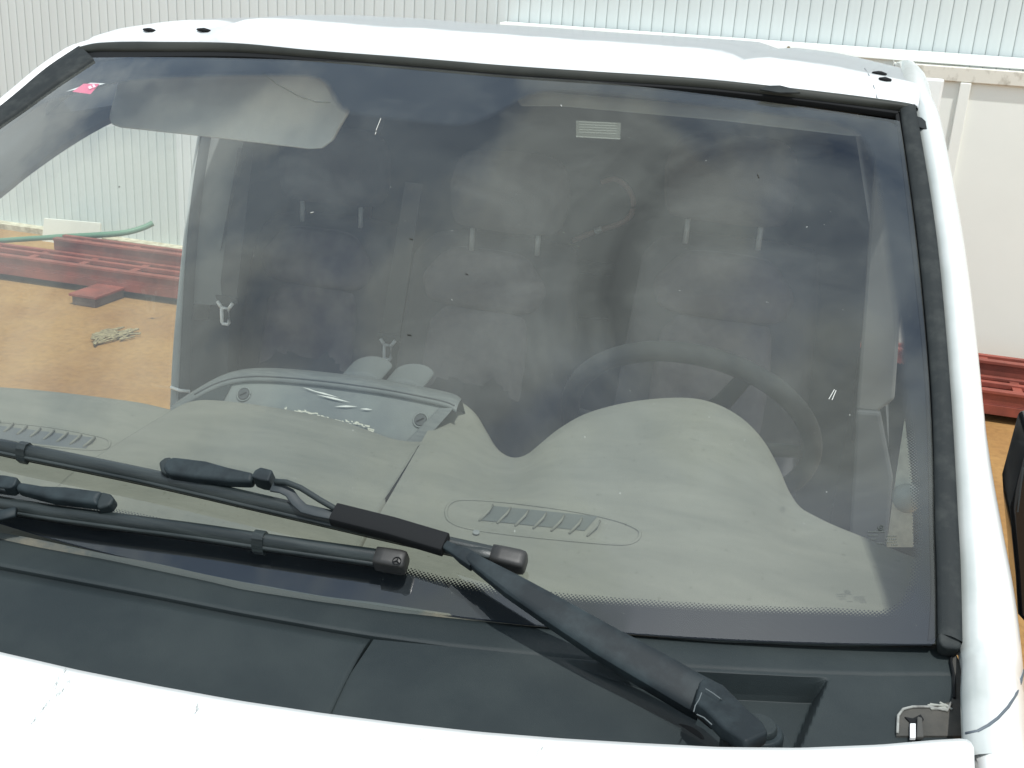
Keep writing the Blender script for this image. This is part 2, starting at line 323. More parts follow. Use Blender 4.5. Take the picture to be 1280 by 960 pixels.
def sstep(a, b, x):
    t = max(0, min(1, (x-a)/(b-a))); return t*t*(3-2*t)

# ------------------------------------------------------------------ windscreen surface (real curved sheet)
ZB, ZT = 1.3354, 1.776
def GY(x, z): return -.0427 + 1.6336*(z-ZB) + .2*x*x - .25*(z-ZB)*(ZT-z)
GN = Vector((0, -1, 1.6336)).normalized()
def hitG(px, py, h=0):
    """point of the windscreen (lifted h along its normal) seen at a photo pixel"""
    D = ray(px, py)
    def fn(t):
        p = CP + D*t - GN*h; return p.y - GY(p.x, p.z)
    a, b = .5, 4.0; t = a
    while t < b and fn(t) < 0: t += .02
    lo, hi = t-.02, t
    for _ in range(30):
        m = (lo+hi)/2
        if fn(m) < 0: lo = m
        else: hi = m
    return CP + D*lo
def onG(x, z, h=0): return Vector((x, GY(x, z), z)) + GN*h
def wv(z):
    t = (z-1.335)/.441; return .781-.107*t+.05*t*(1-t)
def ztop(x): return 1.786 - .030*(x/.67)**2 + .007*(x/.67)
def zbot(x): return 1.320 + .024*x*x

# ================================================================== SETTING
gm = MB(); gm.grid([[(x, y, 0) for x in (-60, -20, -8, 0, 8, 20, 60)] for y in (-40, -10, 0, 6, 40)])
g = part('ground', gm, GROUND); g['kind'] = 'structure'
# slab joint and crack lines cut as thin raised-edge grooves
for pts, nm in ((((0, 475), (60, 450), (120, 422), (160, 408), (185, 398), (213, 392)), 'concrete_crack'),):
    c3 = [pl(a, b, 2, .004) for a, b in pts]; d = (c3[-1]-c3[0])
    c3 = [c3[0]-d*.9, c3[0]-d*.4] + c3 + [c3[-1]+d*.8, c3[-1]+d*2.2]
    c3 = [Vector(q) for q in cr_spline([tuple(v) for v in c3], 60)]
    mb = MB(); rows = []
    for i, p in enumerate(c3):
        w = .006+.006*noise.noise(Vector((i*.7, 0, 0))); j = noise.noise(Vector((i*.5, 3, 0)))*.02
        rows.append([(p.x-.02*0, p.y-w+j, .004), (p.x, p.y+w+j, .004)])
    mb.grid(rows); o = part(nm, mb, mat('crack_dark', (.10, .06, .035, 1), .95), g)

WD = .0002                                            # wall turned a little against the van
wdir = Vector((cos(WD), sin(WD), 0)); wn = Vector((sin(WD), -cos(WD), 0))
def WP(s, z, out=0): return Vector((0, 5.82, 0)) + wdir*s + wn*out + Vector((0, 0, z))
def wallpt(px, py, out=0):
    p = ppl(px, py, WP(0, 0, out), wn); q = p - WP(0, 0, out); return q.dot(wdir), p.z
wall = thing('warehouse_wall', 'pale green ribbed metal warehouse wall behind the white van', 'wall', WP(0, 0, -.1))
bk = MB(); bk.box(WP(-1, 2.4, -.12), (26, .16, 4.8), Matrix.Rotation(WD, 3, 'Z')); part('backing', bk, GROOVE, wall)
s1, _ = wallpt(1158, 10); s2, _ = wallpt(1174.6, 11); PIT = s2-s1
rib = MB(); w = PIT*.5
prof = [(-w+.0018, 0), (-w+.004, .0025), (-w+.012, .0045), (-w*.4,.005), (w*.4,.005), (w-.012, .0045), (w-.004, .0025), (w-.0018, 0)]
rib.grid([[(a, -b, 0) for a, b in prof], [(a, -b, 4.7) for a, b in prof]]); ribme = rib.mesh('cladding_rib', WALLM)
k0 = int((-9)/PIT)
for i in range(135):
    s = s1+PIT*.5 + PIT*(i-108)
    p = WP(s, .03, -.0385); o = link('cladding_rib', ribme, wall, p, (0, 0, WD))
# dirty plinth line along the base
pm = MB(); pm.box(WP(-4, .015, .0), (9, .12, .05), Matrix.Rotation(WD, 3, 'Z')); part('plinth', pm, mat('mortar', (.6, .55, .42, 1), .9, col2=(.35, .3, .2, 1), scale=20), wall)

# low cream wall with flashing, screws
sA, zA = wallpt(631, 31); sB, zB = wallpt(1280, 77); lw = thing('cream_panel_wall', 'low cream panel wall with pale flashing strip running behind the van roof', 'wall', WP(sA, 0, .1))
m = MB(); m.box(WP((sA+1.06)/2, .83, .055), (1.06-sA, .07, 1.66), Matrix.Rotation(WD, 3, 'Z')); part('wall_panel', m, CREAM, lw)
m = MB(); m.prism([WP(sA, 1.66, 0), WP(sA, 1.715, .0), WP(sA, 1.71, .10), WP(sA, 1.66, .11)], wdir*(4.2-sA)); part('flashing', m, CREAM, lw, bevel=.004)
for px_, py_ in ((687, 33), (741, 36), (777, 41), (861, 46), (986, 56)):
    s, z = wallpt(px_, py_, .12); m = MB(); c = WP(s, 1.685, .10); m.tube([c, c+wn*.010], .009, 8); part('screw', m, mat('rusty_screw', (.25, .2, .12, 1), .7), lw)
# sliding gate
gate = thing('sliding_gate', 'big cream steel gate with stained top rail right of the van', 'gate', WP(2, 0, .2))
s0, zt = wallpt(1117, 78, .2); _, zb_ = wallpt(1117, 96, .2)
m = MB(); m.box(WP(s0+2.0, (zt+zb_)/2, .17), (4.0, .09, zt-zb_), Matrix.Rotation(WD, 3, 'Z')); part('top_rail', m, STAIN, gate, bevel=.004)
m = MB(); m.box(WP(s0+2.0, zb_/2+.01, .165), (4.0, .05, zb_), Matrix.Rotation(WD, 3, 'Z')); part('gate_panel', m, CREAM, gate)
sp, _ = wallpt(1208, 100, .2)
for dsx in (0, 1.25):
    m = MB(); m.box(WP(sp+dsx, zb_/2, .175), (.055, .09, zb_-.004), Matrix.Rotation(WD, 3, 'Z')); part('post', m, CREAM, gate, bevel=.004)

# red steel beams lying along the wall (turned a little against it)
BR = Matrix.Rotation(.034, 3, 'Z')
def BT(x, y, z): return BR @ Vector((x, y, z))
def bbox(m, c, d): return m.box(BT(*c), d, BR)
def beam(name, label, y0, y1, z0, z1, xa, xb, rails):
    xm = (xa+xb)/2; t = thing(name, label, 'steel beam', BT(xm, (y0+y1)/2, z0), 'red steel beams stacked along the wall')
    m = MB(); bbox(m, (xm, y1-.008, (z0+z1)/2-.01), (xb-xa, .016, z1-z0-.02)); bbox(m, (xm, y0+.012, (z0+z1)/2-.008), (xb-xa, .012, z1-z0-.02)); part('web', m, RED, t)
    m = MB(); bbox(m, (xm, y0+.018, z1-.009), (xb-xa, .045, .018)); part('flange', m, RED, t, bevel=.003)
    m = MB(); bbox(m, (xm, y1-.012, z1-.008), (xb-xa, .032, .018)); part('flange', m, RED, t, bevel=.003)
    if rails:
        m = MB(); bbox(m, (xm, y0-.005, z0+.026), (xb-xa, .012, .050)); bbox(m, (xm, y0+.012, z0+.047), (xb-xa, .045, .008)); part('flange', m, RED, t, bevel=.002)
        m = MB(); bbox(m, (xm, y0*.42+y1*.58, z1-.012), (xb-xa, .035, .026)); part('rail', m, RED, t, bevel=.003)
    m = MB(); bbox(m, (xm, (y0+y1)/2, z1-.040), (xb-xa, y1-y0-.03, .010)); part('deck', m, RED, t)
    n = int((xb-xa)/.36); rb = MB(); rb.box((0, 0, 0), (.045, y1-y0-.03, .022)); me = rb.mesh('cross_rib', RED)
    for i in range(n): link('cross_rib', me, t, BT(xa+.2+i*.36, (y0+y1)/2+.006, z1-.020), (0, 0, .034))
    return t
beam('steel_beam', 'wide red steel beam nearest the van, lowest of the stack', 4.755, 5.01, .042, .165, -7.5, 3.2, True)
beam('steel_beam', 'narrow higher red steel beam at the back of the stack', 5.03, 5.15, .042, .238, -4.05, 3.0, False)
blk = thing('timber_block', 'short timber block under the red beam, seen through the passenger window', 'timber block', (-3.60, 4.50, 0), 'timber blocks under the beams')
m = MB(); m.box((-3.60, 4.50, .026), (.16, .27, .052)); part('block', m, WOODB, blk, bevel=.005)
m = MB(); m.box((-3.60, 4.50, .062), (.19, .29, .016)); part('steel_pad', m, RED, blk, bevel=.003)
for x in (-5.6, -1.2, .9, 2.6):
    o = MB(); o.box((x, 4.93+.034*x, .020), (.25, .34, .040)); q = part('timber_block', o, WOODB, None, bevel=.005)
    tag(q, 'timber block in the dark under the red beams at %s' % ('the far left', 'the middle', 'the near right', 'the far right')[(-5.6, -1.2, .9, 2.6).index(x)], 'timber block', 'timber blocks under the beams')
# white board and green hose
bp_ = [ppl(a, b, (0, 5.60, 0), (0, -1, .12)) for a, b in ((51, 316), (126, 318), (125, 279), (55, 273))]
m = MB(); m.prism(bp_, (0, .015, 0)); tag(part('white_board', m, BOARD), 'small white board leaning on the wall behind the red beams', 'board')
hp = [pl(a, b, 1, y) for a, b, y in ((-60, 306, 4.98), (0, 301, 5.0), (60, 297, 5.02), (120, 294, 5.06), (155, 291, 5.12), (178, 285, 5.2), (191, 279, 5.25))]
m = MB(); m.tube([Vector(q) for q in cr_spline([tuple(v) for v in hp], 40)], [.017]*14+[.019]*26, 12); tag(part('garden_hose', m, GREENH, smooth=True), 'green hose lying over the red beams with its end sticking up', 'hose')
# frayed rope on the concrete
rp_ = thing('rope', 'frayed straw coloured rope lying on the concrete crack', 'rope', pl(145, 420, 2, 0))
for j in range(7):
    a = pl(118+random.uniform(-4, 12), 420+random.uniform(-4, 7), 2, .012); b = pl(172+random.uniform(-14, 4), 415+random.uniform(-3, 9), 2, .012)
    pts = []
    for i in range(9):
        t = i/8; p = a.lerp(b, t); pts.append((p.x+noise.noise(Vector((i*.6, j*3, 0)))*.12, p.y+noise.noise(Vector((i*.5, j*3, 5)))*.22, .012+.01*random.random()))
    m = MB(); m.tube(cr_spline(pts, 24), .0055, 6); part('strand', m, ROPE, rp_, smooth=True)

# ================================================================== VAN
van = thing('delivery_van', 'white van seen close from the front, with wipers parked on its dusty windscreen', 'van', (0, 1.6, 0))
# ---- windscreen glass
NX, NZ = 60, 26; rows = []
for j in range(NZ+1):
    t = j/NZ; row = []
    for i in range(NX+1):
        s = -1+2*i/NX
        z0 = zbot(s*.78); z1 = ztop(s*.67); z = z0+(z1-z0)*t; x = s*wv(z)
        row.append(onG(x, z))
    rows.append(row)
gm = MB(); gm.grid(rows); glass = part('windscreen', gm, GLASS, van, smooth=True)
# ---- frit band: inner outline from the photo on the real surface
inner_px = [(1060, 757), (1120, 766), (1136, 752), (1143, 700), (1141, 640), (1133, 540), (1122, 440), (1108, 330), (1097, 240), (1085, 180), (1068, 160), (1040, 152), (960, 142), (880, 131), (780, 119), (700, 112), (668, 113), (648, 120), (628, 138), (607, 153), (590, 157), (560, 156), (500, 149), (435, 142), (418, 137), (413, 125), (412, 108), (402, 97), (375, 94), (300, 94), (220, 96), (160, 100), (128, 106)]
inner = [hitG(a, b) for a, b in inner_px]
inner_xz = [(p.x, p.z) for p in inner]
left = [(-x, z) for x, z in inner_xz[0:10]][::-1]
left = [(-x_*1.0, z_) for x_, z_ in [(q[0], q[1]) for q in inner_xz[1:9]]][::-1]
bottom = []
for a, b in ((1000, 757), (880, 752), (740, 742), (640, 733), (540, 716), (500, 703), (400, 683), (300, 664), (200, 645), (100, 624), (0, 603)):
    q = hitG(a, b); bottom.append((q.x, q.z))
zl = bottom[-1]
bottom2 = [(x, zl[1]+.004*(i+1)/6) for i, x in enumerate((-.30, -.42, -.54, -.64))]
ring = inner_xz + left + list(reversed(bottom2)) + list(reversed(bottom))
# project to windscreen border: for each ring point the outer point on the glass rim
def rim(x, z):
    cands = [(abs(z-ztop(x)), (x, ztop(x))), (abs(z-zbot(x)), (x, zbot(x))), (abs(abs(x)-wv(z)), (math.copysign(wv(z), x), z))]
    return min(cands)[1]
def densify(ring, step=.012):
    out = []
    for (a, b), (c, d) in zip(ring, ring[1:]+ring[:1]):
        n = max(1, int(math.hypot(c-a, d-b)/step))
        for i in range(n): out.append((a+(c-a)*i/n, b+(d-b)*i/n))
    return out
rd = densify(ring)
for _ in range(3): rd = [((rd[i-1][0]+rd[i][0]*2+rd[(i+1) % len(rd)][0])/4, (rd[i-1][1]+rd[i][1]*2+rd[(i+1) % len(rd)][1])/4) for i in range(len(rd))]
# outer border = four sides sampled by angle so that it never folds
def rim_ang(x, z):
    zc = 1.55; dx, dz = x, z-zc; lo, hi = 0.5, 6.0
    def inside(k):
        X, Z = dx*k, zc+dz*k
        return abs(X) < wv(Z) and zbot(X) < Z < ztop(X)
    for _ in range(40):
        m = (lo+hi)/2
        if inside(m): lo = m
        else: hi = m
    return dx*lo, zc+dz*lo
fm = bpy.data.meshes.new('frit_band'); V_ = []; F_ = []; UV_ = []
arc = 0; FW = .020
n = len(rd)
for i, (x, z) in enumerate(rd):
    ox, oz = rim_ang(x, z)
    if i: arc += math.hypot(x-rd[i-1][0], (z-rd[i-1][1])*1.9)
    dd = math.hypot(ox-x, (oz-z)*1.9); nx_, nz_ = (ox-x)/max(dd, 1e-6), (oz-z)*1.9/max(dd, 1e-6)
    ds = min(FW*1.2, dd*.8)
    mxp = (x+(ox-x)*ds/max(dd, 1e-6), z+(oz-z)*ds/max(dd, 1e-6))
    pd = min(math.hypot(mxp[0]-q[0], (mxp[1]-q[1])*1.92) for q in rd)
    for (a, b), dv in (((x, z), 0), (mxp, pd), ((ox, oz), max(dd, FW*1.2))):
        V_.append(tuple(onG(a, b, -.003))); UV_.append((arc, dv))
for i in range(n):
    j = (i+1) % n
    for k in (0, 1): F_.append((i*3+k, j*3+k, j*3+k+1, i*3+k+1))
fm.from_pydata(V_, [], F_); uvl = fm.uv_layers.new(name='UVMap')
for p in fm.polygons:
    for li in p.loop_indices:
        uvl.data[li].uv = UV_[fm.loops[li].vertex_index]
fm.materials.append(FRIT)
link('frit_band', fm, glass)
# stickers and etched marks on the glass
def gpatch(quad, h, name, m, n=3):
    A, B, C_, D = [hitG(*q) for q in quad]; rows = []
    for j in range(n+1):
        row = []
        for i in range(n+1):
            u, v = i/n, j/n; p = (A*(1-u)+B*u)*(1-v)+(D*(1-u)+C_*u)*v; row.append(onG(p.x, p.z, h))
        rows.append(row)
    b = MB(); b.grid(rows); return part(name, b, m, glass)
PINK = mat('pink_sticker', (.75, .12, .24, 1), .5); WSTK = mat('white_sticker', (.8, .8, .8, 1), .5)
gpatch([(82, 113), (113, 102), (131, 103), (124, 105)], -.002, 'sticker', WSTK)
gpatch([(90, 114), (104, 104), (124, 104), (113, 117)], -.001, 'sticker', PINK, 3)['label'] = 'small pink inspection sticker'
for q in ([(110, 109), (113, 107), (116, 110), (112, 112)], [(115, 106), (118, 105.5), (120, 109), (117, 110)]): gpatch(q, .0005, 'sticker_mark', mat('pale_print', (.8, .5, .55, 1), .5), 1)
def alpha_mat(name, col, a):
    m = bpy.data.materials.new(name); m.use_nodes = True; t = m.node_tree; b = t.nodes['Principled BSDF']; b.inputs['Base Color'].default_value = col; b.inputs['Roughness'].default_value = .7; b.inputs['Alpha'].default_value = a; return m
LBL = alpha_mat('film_label', (.36, .37, .31, 1), .20); LBL2 = alpha_mat('film_label_print', (.42, .43, .38, 1), .22)
gpatch([(720, 149), (776, 152), (775, 173), (720, 170)], -.002, 'film_label', LBL)
for i in range(5):
    y = 151+i*3.2; gpatch([(724, y), (771, y+2), (771, y+3), (724, y+1)], -.001, 'label_line', LBL2, 2)
gpatch([(720, 169), (776, 172), (775, 173.6), (720, 170.6)], -.001, 'label_line', LBL2, 2)
INK = mat('etched_print', (.05, .06, .055, 1), .7)
def gtube(pts, r, name, m, h=.0008, parent=glass, n=6, closed=False):
    P = [hitG(*q, h) for q in pts]
    if closed: P.append(P[0])
    b = MB(); b.tube(P, r, n); return part(name, b, m, parent)
gtube([(1101+3.3*cos(a), 659.5+3.0*sin(a)) for a in [k*pi/6 for k in range(12)]], .0004, 'etched_mark', INK, closed=True)
for a in (-90, 30, 150): gtube([(1101, 659.5), (1101+3*cos(radians(a)), 659.5+2.8*sin(radians(a)))], .0003, 'etched_mark', INK)
random.seed(11)
for (xa, xb, y) in ((1085, 1105, 664.5), (1108, 1121, 670), (1085, 1098, 669), (1107, 1121, 674), (1087, 1096, 674), (1107, 1121, 677.5), (1114, 1121, 681), (1097, 1104, 679)):
    x = xa; b = MB()
    while x < xb:
        w_ = random.choice((.9, 1.4, 1.8)); hh = 1.7
        q = [hitG(x, y-hh/2, .0006), hitG(x+w_, y-hh/2+.1, .0006), hitG(x+w_, y+hh/2+.1, .0006), hitG(x, y+hh/2, .0006)]
        i0 = len(b.v); b.v += [tuple(v) for v in q]; b.f.append((i0, i0+1, i0+2, i0+3)); x += w_+.7
    part('etched_print', b, INK, glass)
# chips and scratches on the glass
WHT = mat('chip_white', (.55, .56, .53, 1), .7)
chips = [((1036, 499), (1043, 487)), ((1040, 500), (1045, 488)), ((470, 163), (476, 148)), ((469, 168), (470, 165)), ((701, 131), (702, 133)), ((388, 266), (392, 265))]
for a, b_ in chips: gtube([a, b_], .00045, 'glass_chip', WHT)
DK = mat('squashed_insect', (.03, .03, .025, 1), .8)
for a, b_ in (((512, 298), (516, 299)), ((582, 342), (585, 343)), ((947, 218), (949, 222)), ((148, 234), (150, 233)), ((509, 418), (514, 419))): gtube([a, b_], .0006, 'bug_spot', DK)
gtube([(328, 90), (345, 104), (372, 119), (395, 127), (413, 128)], .0004, 'hair_crack', alpha_mat('hair_line', (.1, .12, .12, 1), .5))

# ---- rubber seals
def seal_strip(inn, out, name, m, hin, hout, thick=.003, n=60):
    A = [hitG(a, b) for a, b in cr_spline(inn, n)]; B = [hitG(a, b) for a, b in cr_spline(out, n)]
    rows = []
    for a, b in zip(A, B):
        row = [a-GN*.01]
        for k in range(7):
            t = k/6; p = a.lerp(b, t); row.append(p+GN*(hin+(hout-hin)*t+thick*sin(pi*t)))
        row.append(b-GN*.012); rows.append(row)
    b = MB(); b.grid(rows); return part(name, b, m, van, smooth=True)
RI = [(1125, 139), (1147, 300), (1164, 487), (1169, 660), (1171, 720), (1172, 795)]
RO = [(1143, 137), (1169, 300), (1186, 487), (1196, 660), (1199, 720), (1201, 808)]
GI = [(1120, 142), (1139, 300), (1157, 487), (1162, 660), (1164, 740), (1160, 800)]
sr = seal_strip(RI, RO, 'side_seal', RUBBER, .005, .009, .003)
gr_ = seal_strip(GI, RI, 'seal_gap', BLACK, -.002, -.001, 0)
def mirror_obj(o, name):
    me = o.data.copy()
    for v in me.vertices: v.co.x *= -1
    me.flip_normals(); return link(name, me, van)
TI = [(103, 78), (125, 75), (160, 72), (200, 70), (300, 70), (400, 76), (520, 86), (640, 96), (760, 104), (880, 112), (1000, 125), (1122, 141)]
TO = [(101, 63), (120, 58), (150, 56), (200, 56), (300, 58), (400, 68), (520, 77), (640, 87), (760, 95), (880, 103), (1000, 116), (1128, 132), (1147, 140)]
TM = [(101, 68), (125, 65), (160, 65), (200, 65), (300, 66), (400, 73.5), (520, 83.5), (640, 94), (760, 102), (880, 110), (1000, 123.5), (1124, 139)]
seal_strip(TM, TO, 'top_seal', GASK, .004, .006, .005, 90); seal_strip(TI, TM, 'seal_gap', BLACK, -.001, .001, 0, 90)
# left side: own outline from the mirrored surface
Lin = [(-q.x, q.z) for q in [hitG(a, b) for a, b in RI]]
LI = [(118, 76), (70, 108), (30, 137), (0, 158), (-60, 203), (-140, 262), (-250, 345), (-400, 470)]
LO = [(101, 62), (62, 88), (25, 119), (0, 139), (-65, 187), (-147, 246), (-262, 330), (-415, 455)]
seal_strip(LI, LO, 'side_seal', RUBBER, .004, .008, .002)

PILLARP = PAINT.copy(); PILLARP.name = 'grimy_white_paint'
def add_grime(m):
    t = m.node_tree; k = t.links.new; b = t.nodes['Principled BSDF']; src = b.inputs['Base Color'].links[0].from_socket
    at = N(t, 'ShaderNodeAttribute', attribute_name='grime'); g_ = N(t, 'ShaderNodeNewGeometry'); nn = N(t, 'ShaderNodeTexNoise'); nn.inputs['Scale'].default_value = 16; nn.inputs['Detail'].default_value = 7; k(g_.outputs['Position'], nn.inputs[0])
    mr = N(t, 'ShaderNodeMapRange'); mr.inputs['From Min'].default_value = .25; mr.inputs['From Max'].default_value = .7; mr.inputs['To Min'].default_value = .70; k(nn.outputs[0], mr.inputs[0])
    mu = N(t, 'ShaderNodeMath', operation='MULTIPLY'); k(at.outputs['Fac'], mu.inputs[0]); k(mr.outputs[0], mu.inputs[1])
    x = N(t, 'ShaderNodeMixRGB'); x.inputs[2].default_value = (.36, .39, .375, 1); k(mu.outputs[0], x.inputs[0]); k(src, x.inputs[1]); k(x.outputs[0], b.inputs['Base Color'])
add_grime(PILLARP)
# ---- A pillars / roof rails (loft along seal edge, then back along roof)
def pillar(outer, side):
    P = [hitG(a, b) for a, b in cr_spline(outer, 26)]
    P = sorted(P, key=lambda p: p.z)
    d0 = (P[0]-P[2]).normalized(); st = []
    if side > 0: st = [Vector((.796, -.10, 1.338)), Vector((.797, -.04, 1.341)), Vector((.799, .01, 1.341)), Vector((.803, .055, 1.337))]
    st += P
    top = P[-1]
    back = [(0, 0, 0), (.02, .04, .010), (.035, .10, .022), (.04, .2, .032), (.04, .45, .036), (.03, 1.2, .018), (.02, 3.6, -.08)]
    st += [top+Vector((a*side*-.5, b, c)) for a, b, c in back[1:]]
    rows = []; n = len(st)
    for i, E in enumerate(st):
        d = (st[min(i+1, n-1)]-st[max(i-1, 0)]).normalized(); X = Vector((side, 0, 0)); X = (X-d*X.dot(d)).normalized(); Nn = d.cross(X)*1
        if Nn.z < 0: Nn = -Nn
        u = i/(n-1); low = sstep(1.50, 1.33, E.z)
        A = .046 + .026*low; B = .055+.03*low
        if i > n-7: A = .055; B = .06
        row = [E-Nn*.012, E-Nn*.002]
        for k in range(1, 13):
            th = k/12*pi/2; rr = 1+.04*sin(2*th)
            row.append(E + X*A*sin(th)*rr + Nn*(-B*(1-cos(th))+.011*sin(pi*min(1, k/9))**.8))
        e = row[-1]; sk = sstep(st[0].y+.16, st[0].y, E.y)*.09 if side > 0 else 0
        if sk: row = [v+Vector((0, sk*(max(0, (j-2))/11)**1.3, 0)) for j, v in enumerate(row)]; e = row[-1]
        row += [e + Vector((side*.012, 0, -.05)) , e+Vector((side*.03, 0, -.14))] if i < n-8 and side > 0 else [e+Vector((side*.004, 0, -.012)), e+Vector((-side*.012, 0, -.030))]
        rows.append(row)
    return rows
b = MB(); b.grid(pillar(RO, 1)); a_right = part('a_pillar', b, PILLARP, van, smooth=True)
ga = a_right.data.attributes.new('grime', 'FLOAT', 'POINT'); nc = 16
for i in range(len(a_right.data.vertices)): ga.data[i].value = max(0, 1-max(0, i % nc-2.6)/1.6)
b = MB(); b.grid(pillar(LO, -1)); part('a_pillar', b, PAINT, van, smooth=True)
# dark patch at the pillar top, shade put in as a thin piece
q = [hitG(a, b_, .004) for a, b_ in ((1143, 146), (1152, 149), (1162, 158), (1166, 163), (1158, 164), (1147, 160))]
b = MB(); b.prism([v+Vector((0, 0, .0)) for v in q], GN*.003); part('dark_smudge', b, RUBBER, van, bevel=.001)
q = [hitG(a, b_, .011) for a, b_ in ((950, 113), (958, 108.5), (975, 108), (990, 112), (1000, 117), (975, 117))]
b = MB(); b.prism(q, GN*.002); part('dark_smudge', b, RUBBER, van)  # thin dark smudge just above the top seal

# ---- roof
top_line = [hitG(a, b) for a, b in cr_spline(TO, 90)]
prof = [(0, -.012), (0, .004), (.012, .014), (.035, .025), (.07, .033), (.11, .0375), (.135, .0385), (.20, .0395), (.30, .0405), (.45, .040), (.7, .034), (1.1, .012), (1.7, -.028), (2.6, -.075), (3.6, -.13)]
rows = []
for dy, dz in prof:
    row = []
    for p in top_line:
        ax = abs(p.x); edge = sstep(.54, .70, ax); z = p.z+dz - edge*.012*min(1, dy/.15)
        groove = 0
        if dy > .06: groove = -.007*math.exp(-((ax-.445)/.016)**2)
        rr = .004*sstep(.43, .40, ax)*sstep(.05, .15, dy)
        crown = .004*(1-(ax/.7)**2)
        row.append((p.x*(1-.02*min(1, dy)), p.y+dy, z+groove+rr+crown*min(1, dy*4)))
    rows.append(row)
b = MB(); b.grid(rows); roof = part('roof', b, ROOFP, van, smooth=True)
# roof-edge joint and mounting slots
rbv = BVHTree.FromPolygons([tuple(v) for r_ in rows for v in r_], [(i*90+j, i*90+j+1, (i+1)*90+j+1, (i+1)*90+j) for i in range(len(rows)-1) for j in range(89)])
def onmesh(bv, px, py, h=0):
    loc, nn, i, d = bv.ray_cast(CP, ray(px, py))
    if loc is None: return None
    if nn.dot(ray(px, py)) > 0: nn = -nn
    return loc+nn*h
def surf_tube(bv, pts, r, name, m, parent, h=0, sx=1, sy=1):
    P = [onmesh(bv, a, b, h) for a, b in pts]; P = [p for p in P if p]
    if len(P) < 2: return None
    b = MB(); b.tube(P, r, 8, sx, sy); return part(name, b, m, parent, smooth=True)
surf_tube(rbv, [(1081, 86), (1086, 94), (1092, 108), (1096, 122), (1097, 128)], .0012, 'panel_joint', mat('joint_grey', (.25, .27, .28, 1), .6), roof, 0)
for a, b_, w_ in ((1099, 93, 6.5), (1106, 100.5, 7), (187, 38.5, 6), (255, 38.6, 7)):
    P = [onmesh(rbv, a-w_, b_-w_*.12, .0015), onmesh(rbv, a, b_, .0015), onmesh(rbv, a+w_, b_+w_*.12, .0015)]
    P = [p for p in P if p]
    if len(P) == 3:
        b = MB(); b.tube(P, [.004, .0075, .004], 10, 1, .5); part('mounting_slot', b, BLACK, roof, smooth=True)

# ---- cowl
BON = [(-60, 797), (0, 812), (100, 835), (200, 855), (300, 873), (400, 888), (500, 901), (600, 912), (700, 920), (800, 926), (900, 931), (1000, 932), (1100, 928), (1170, 922), (1205, 920)]
BASEG = [(-60, 656), (0, 672), (100, 692), (200, 712), (300, 734), (400, 751), (500, 764), (600, 775), (700, 784), (800, 793), (900, 801), (1000, 805), (1100, 806), (1150, 805), (1172, 806), (1192, 812)]
ZBON = 1.345
def bon(px, py): return pl(px, py, 2, ZBON)
SEAM = [(-60, 697), (0, 712), (100, 731), (200, 750), (300, 770), (400, 788), (465, 799), (560, 808), (700, 822), (850, 834), (1000, 842), (1100, 845), (1192, 845)]
CS = [(-60, 693), (0, 708), (100, 727), (200, 746), (300, 766), (400, 784), (465, 795), (560, 808), (700, 822), (850, 834), (1000, 842), (1100, 845), (1192, 845)]
def cowl_pt(px, py, base, bonp):
    pass
def col_curve(curve, n, a, b):
    """points of a pixel curve at n abscissae between px a and b"""
    return [(x, lerp(curve, x)) for x in [a+(b-a)*i/(n-1) for i in range(n)]]
def cowl_plane(px, py):
    """cowl surface: slopes from the glass edge down towards the bonnet, passing through a gently bowed sheet"""
    D = ray(px, py)
    def fn(t):
        p = CP+D*t; return p.z - (1.318 + .13*(p.y-GY(p.x, 1.322)))
    lo, hi = .5, 3.0
    for _ in range(40):
        m = (lo+hi)/2
        if fn(m) > 0: lo = m
        else: hi = m
    return CP+D*lo
def strip(c1, c2, a, b, n, mrows, disp=None, a2=None, name='cowl', m=PLASTIC, lip=True, parent=None, ex0=0, endlip=False):
    rows = []
    A = col_curve(c1, n, a, b); B = col_curve(c2, n, a if a2 is None else a2, b)
    for j in range(mrows+1):
        t = j/mrows; row = []
        for p, q in zip(A, B):
            x, y = p[0]+(q[0]-p[0])*t, p[1]+(q[1]-p[1])*t; v = cowl_plane(x, y)
            if disp: v = v + Vector((0, 0, disp(x, y)))
            row.append(v)
        rows.append(row)
    if lip:
        rows = [[v-Vector((0, -.004, .012)) for v in rows[0]]] + rows + [[v-Vector((0, .002, .025)) for v in rows[-1]]]
    bb = MB(); bb.grid(rows); return part(name, bb, m, parent or van, smooth=True), rows
# upper strip (glass side), with the shallow step along its lower edge
def ustep(x, y): return 0
cowl, crows = strip(BASEG, CS, -60, 1192, 120, 6, name='cowl_panel')
for p in cowl.data.polygons: p.use_smooth = p.normal.z > .8
# recess for the wiper pivot
def in_recess(px, py):
    top = lerp([(700, 824), (848, 838), (1036, 848), (1060, 849)], px); right = lerp([(848, 1036), (960, 990)], py)
    leftx = lerp([(824, 700), (838, 720), (930, 880)], py)
    d1 = (py-top)/3.5; d2 = (right-px)/15; d3 = (px-leftx)/100
    return max(0, min(1, d1))*max(0, min(1, d2))*max(0, min(1, d3))
def rdisp(px, py):
    v = in_recess(px, py); return -.025*v
BON2 = [(x, y+30) for x, y in BON]
o, lrows = strip(SEAM, BON2, 467, 1192, 260, 90, disp=rdisp, a2=388, name='cowl_lower', lip=False)
for p in o.data.polygons: p.use_smooth = p.normal.z > .9
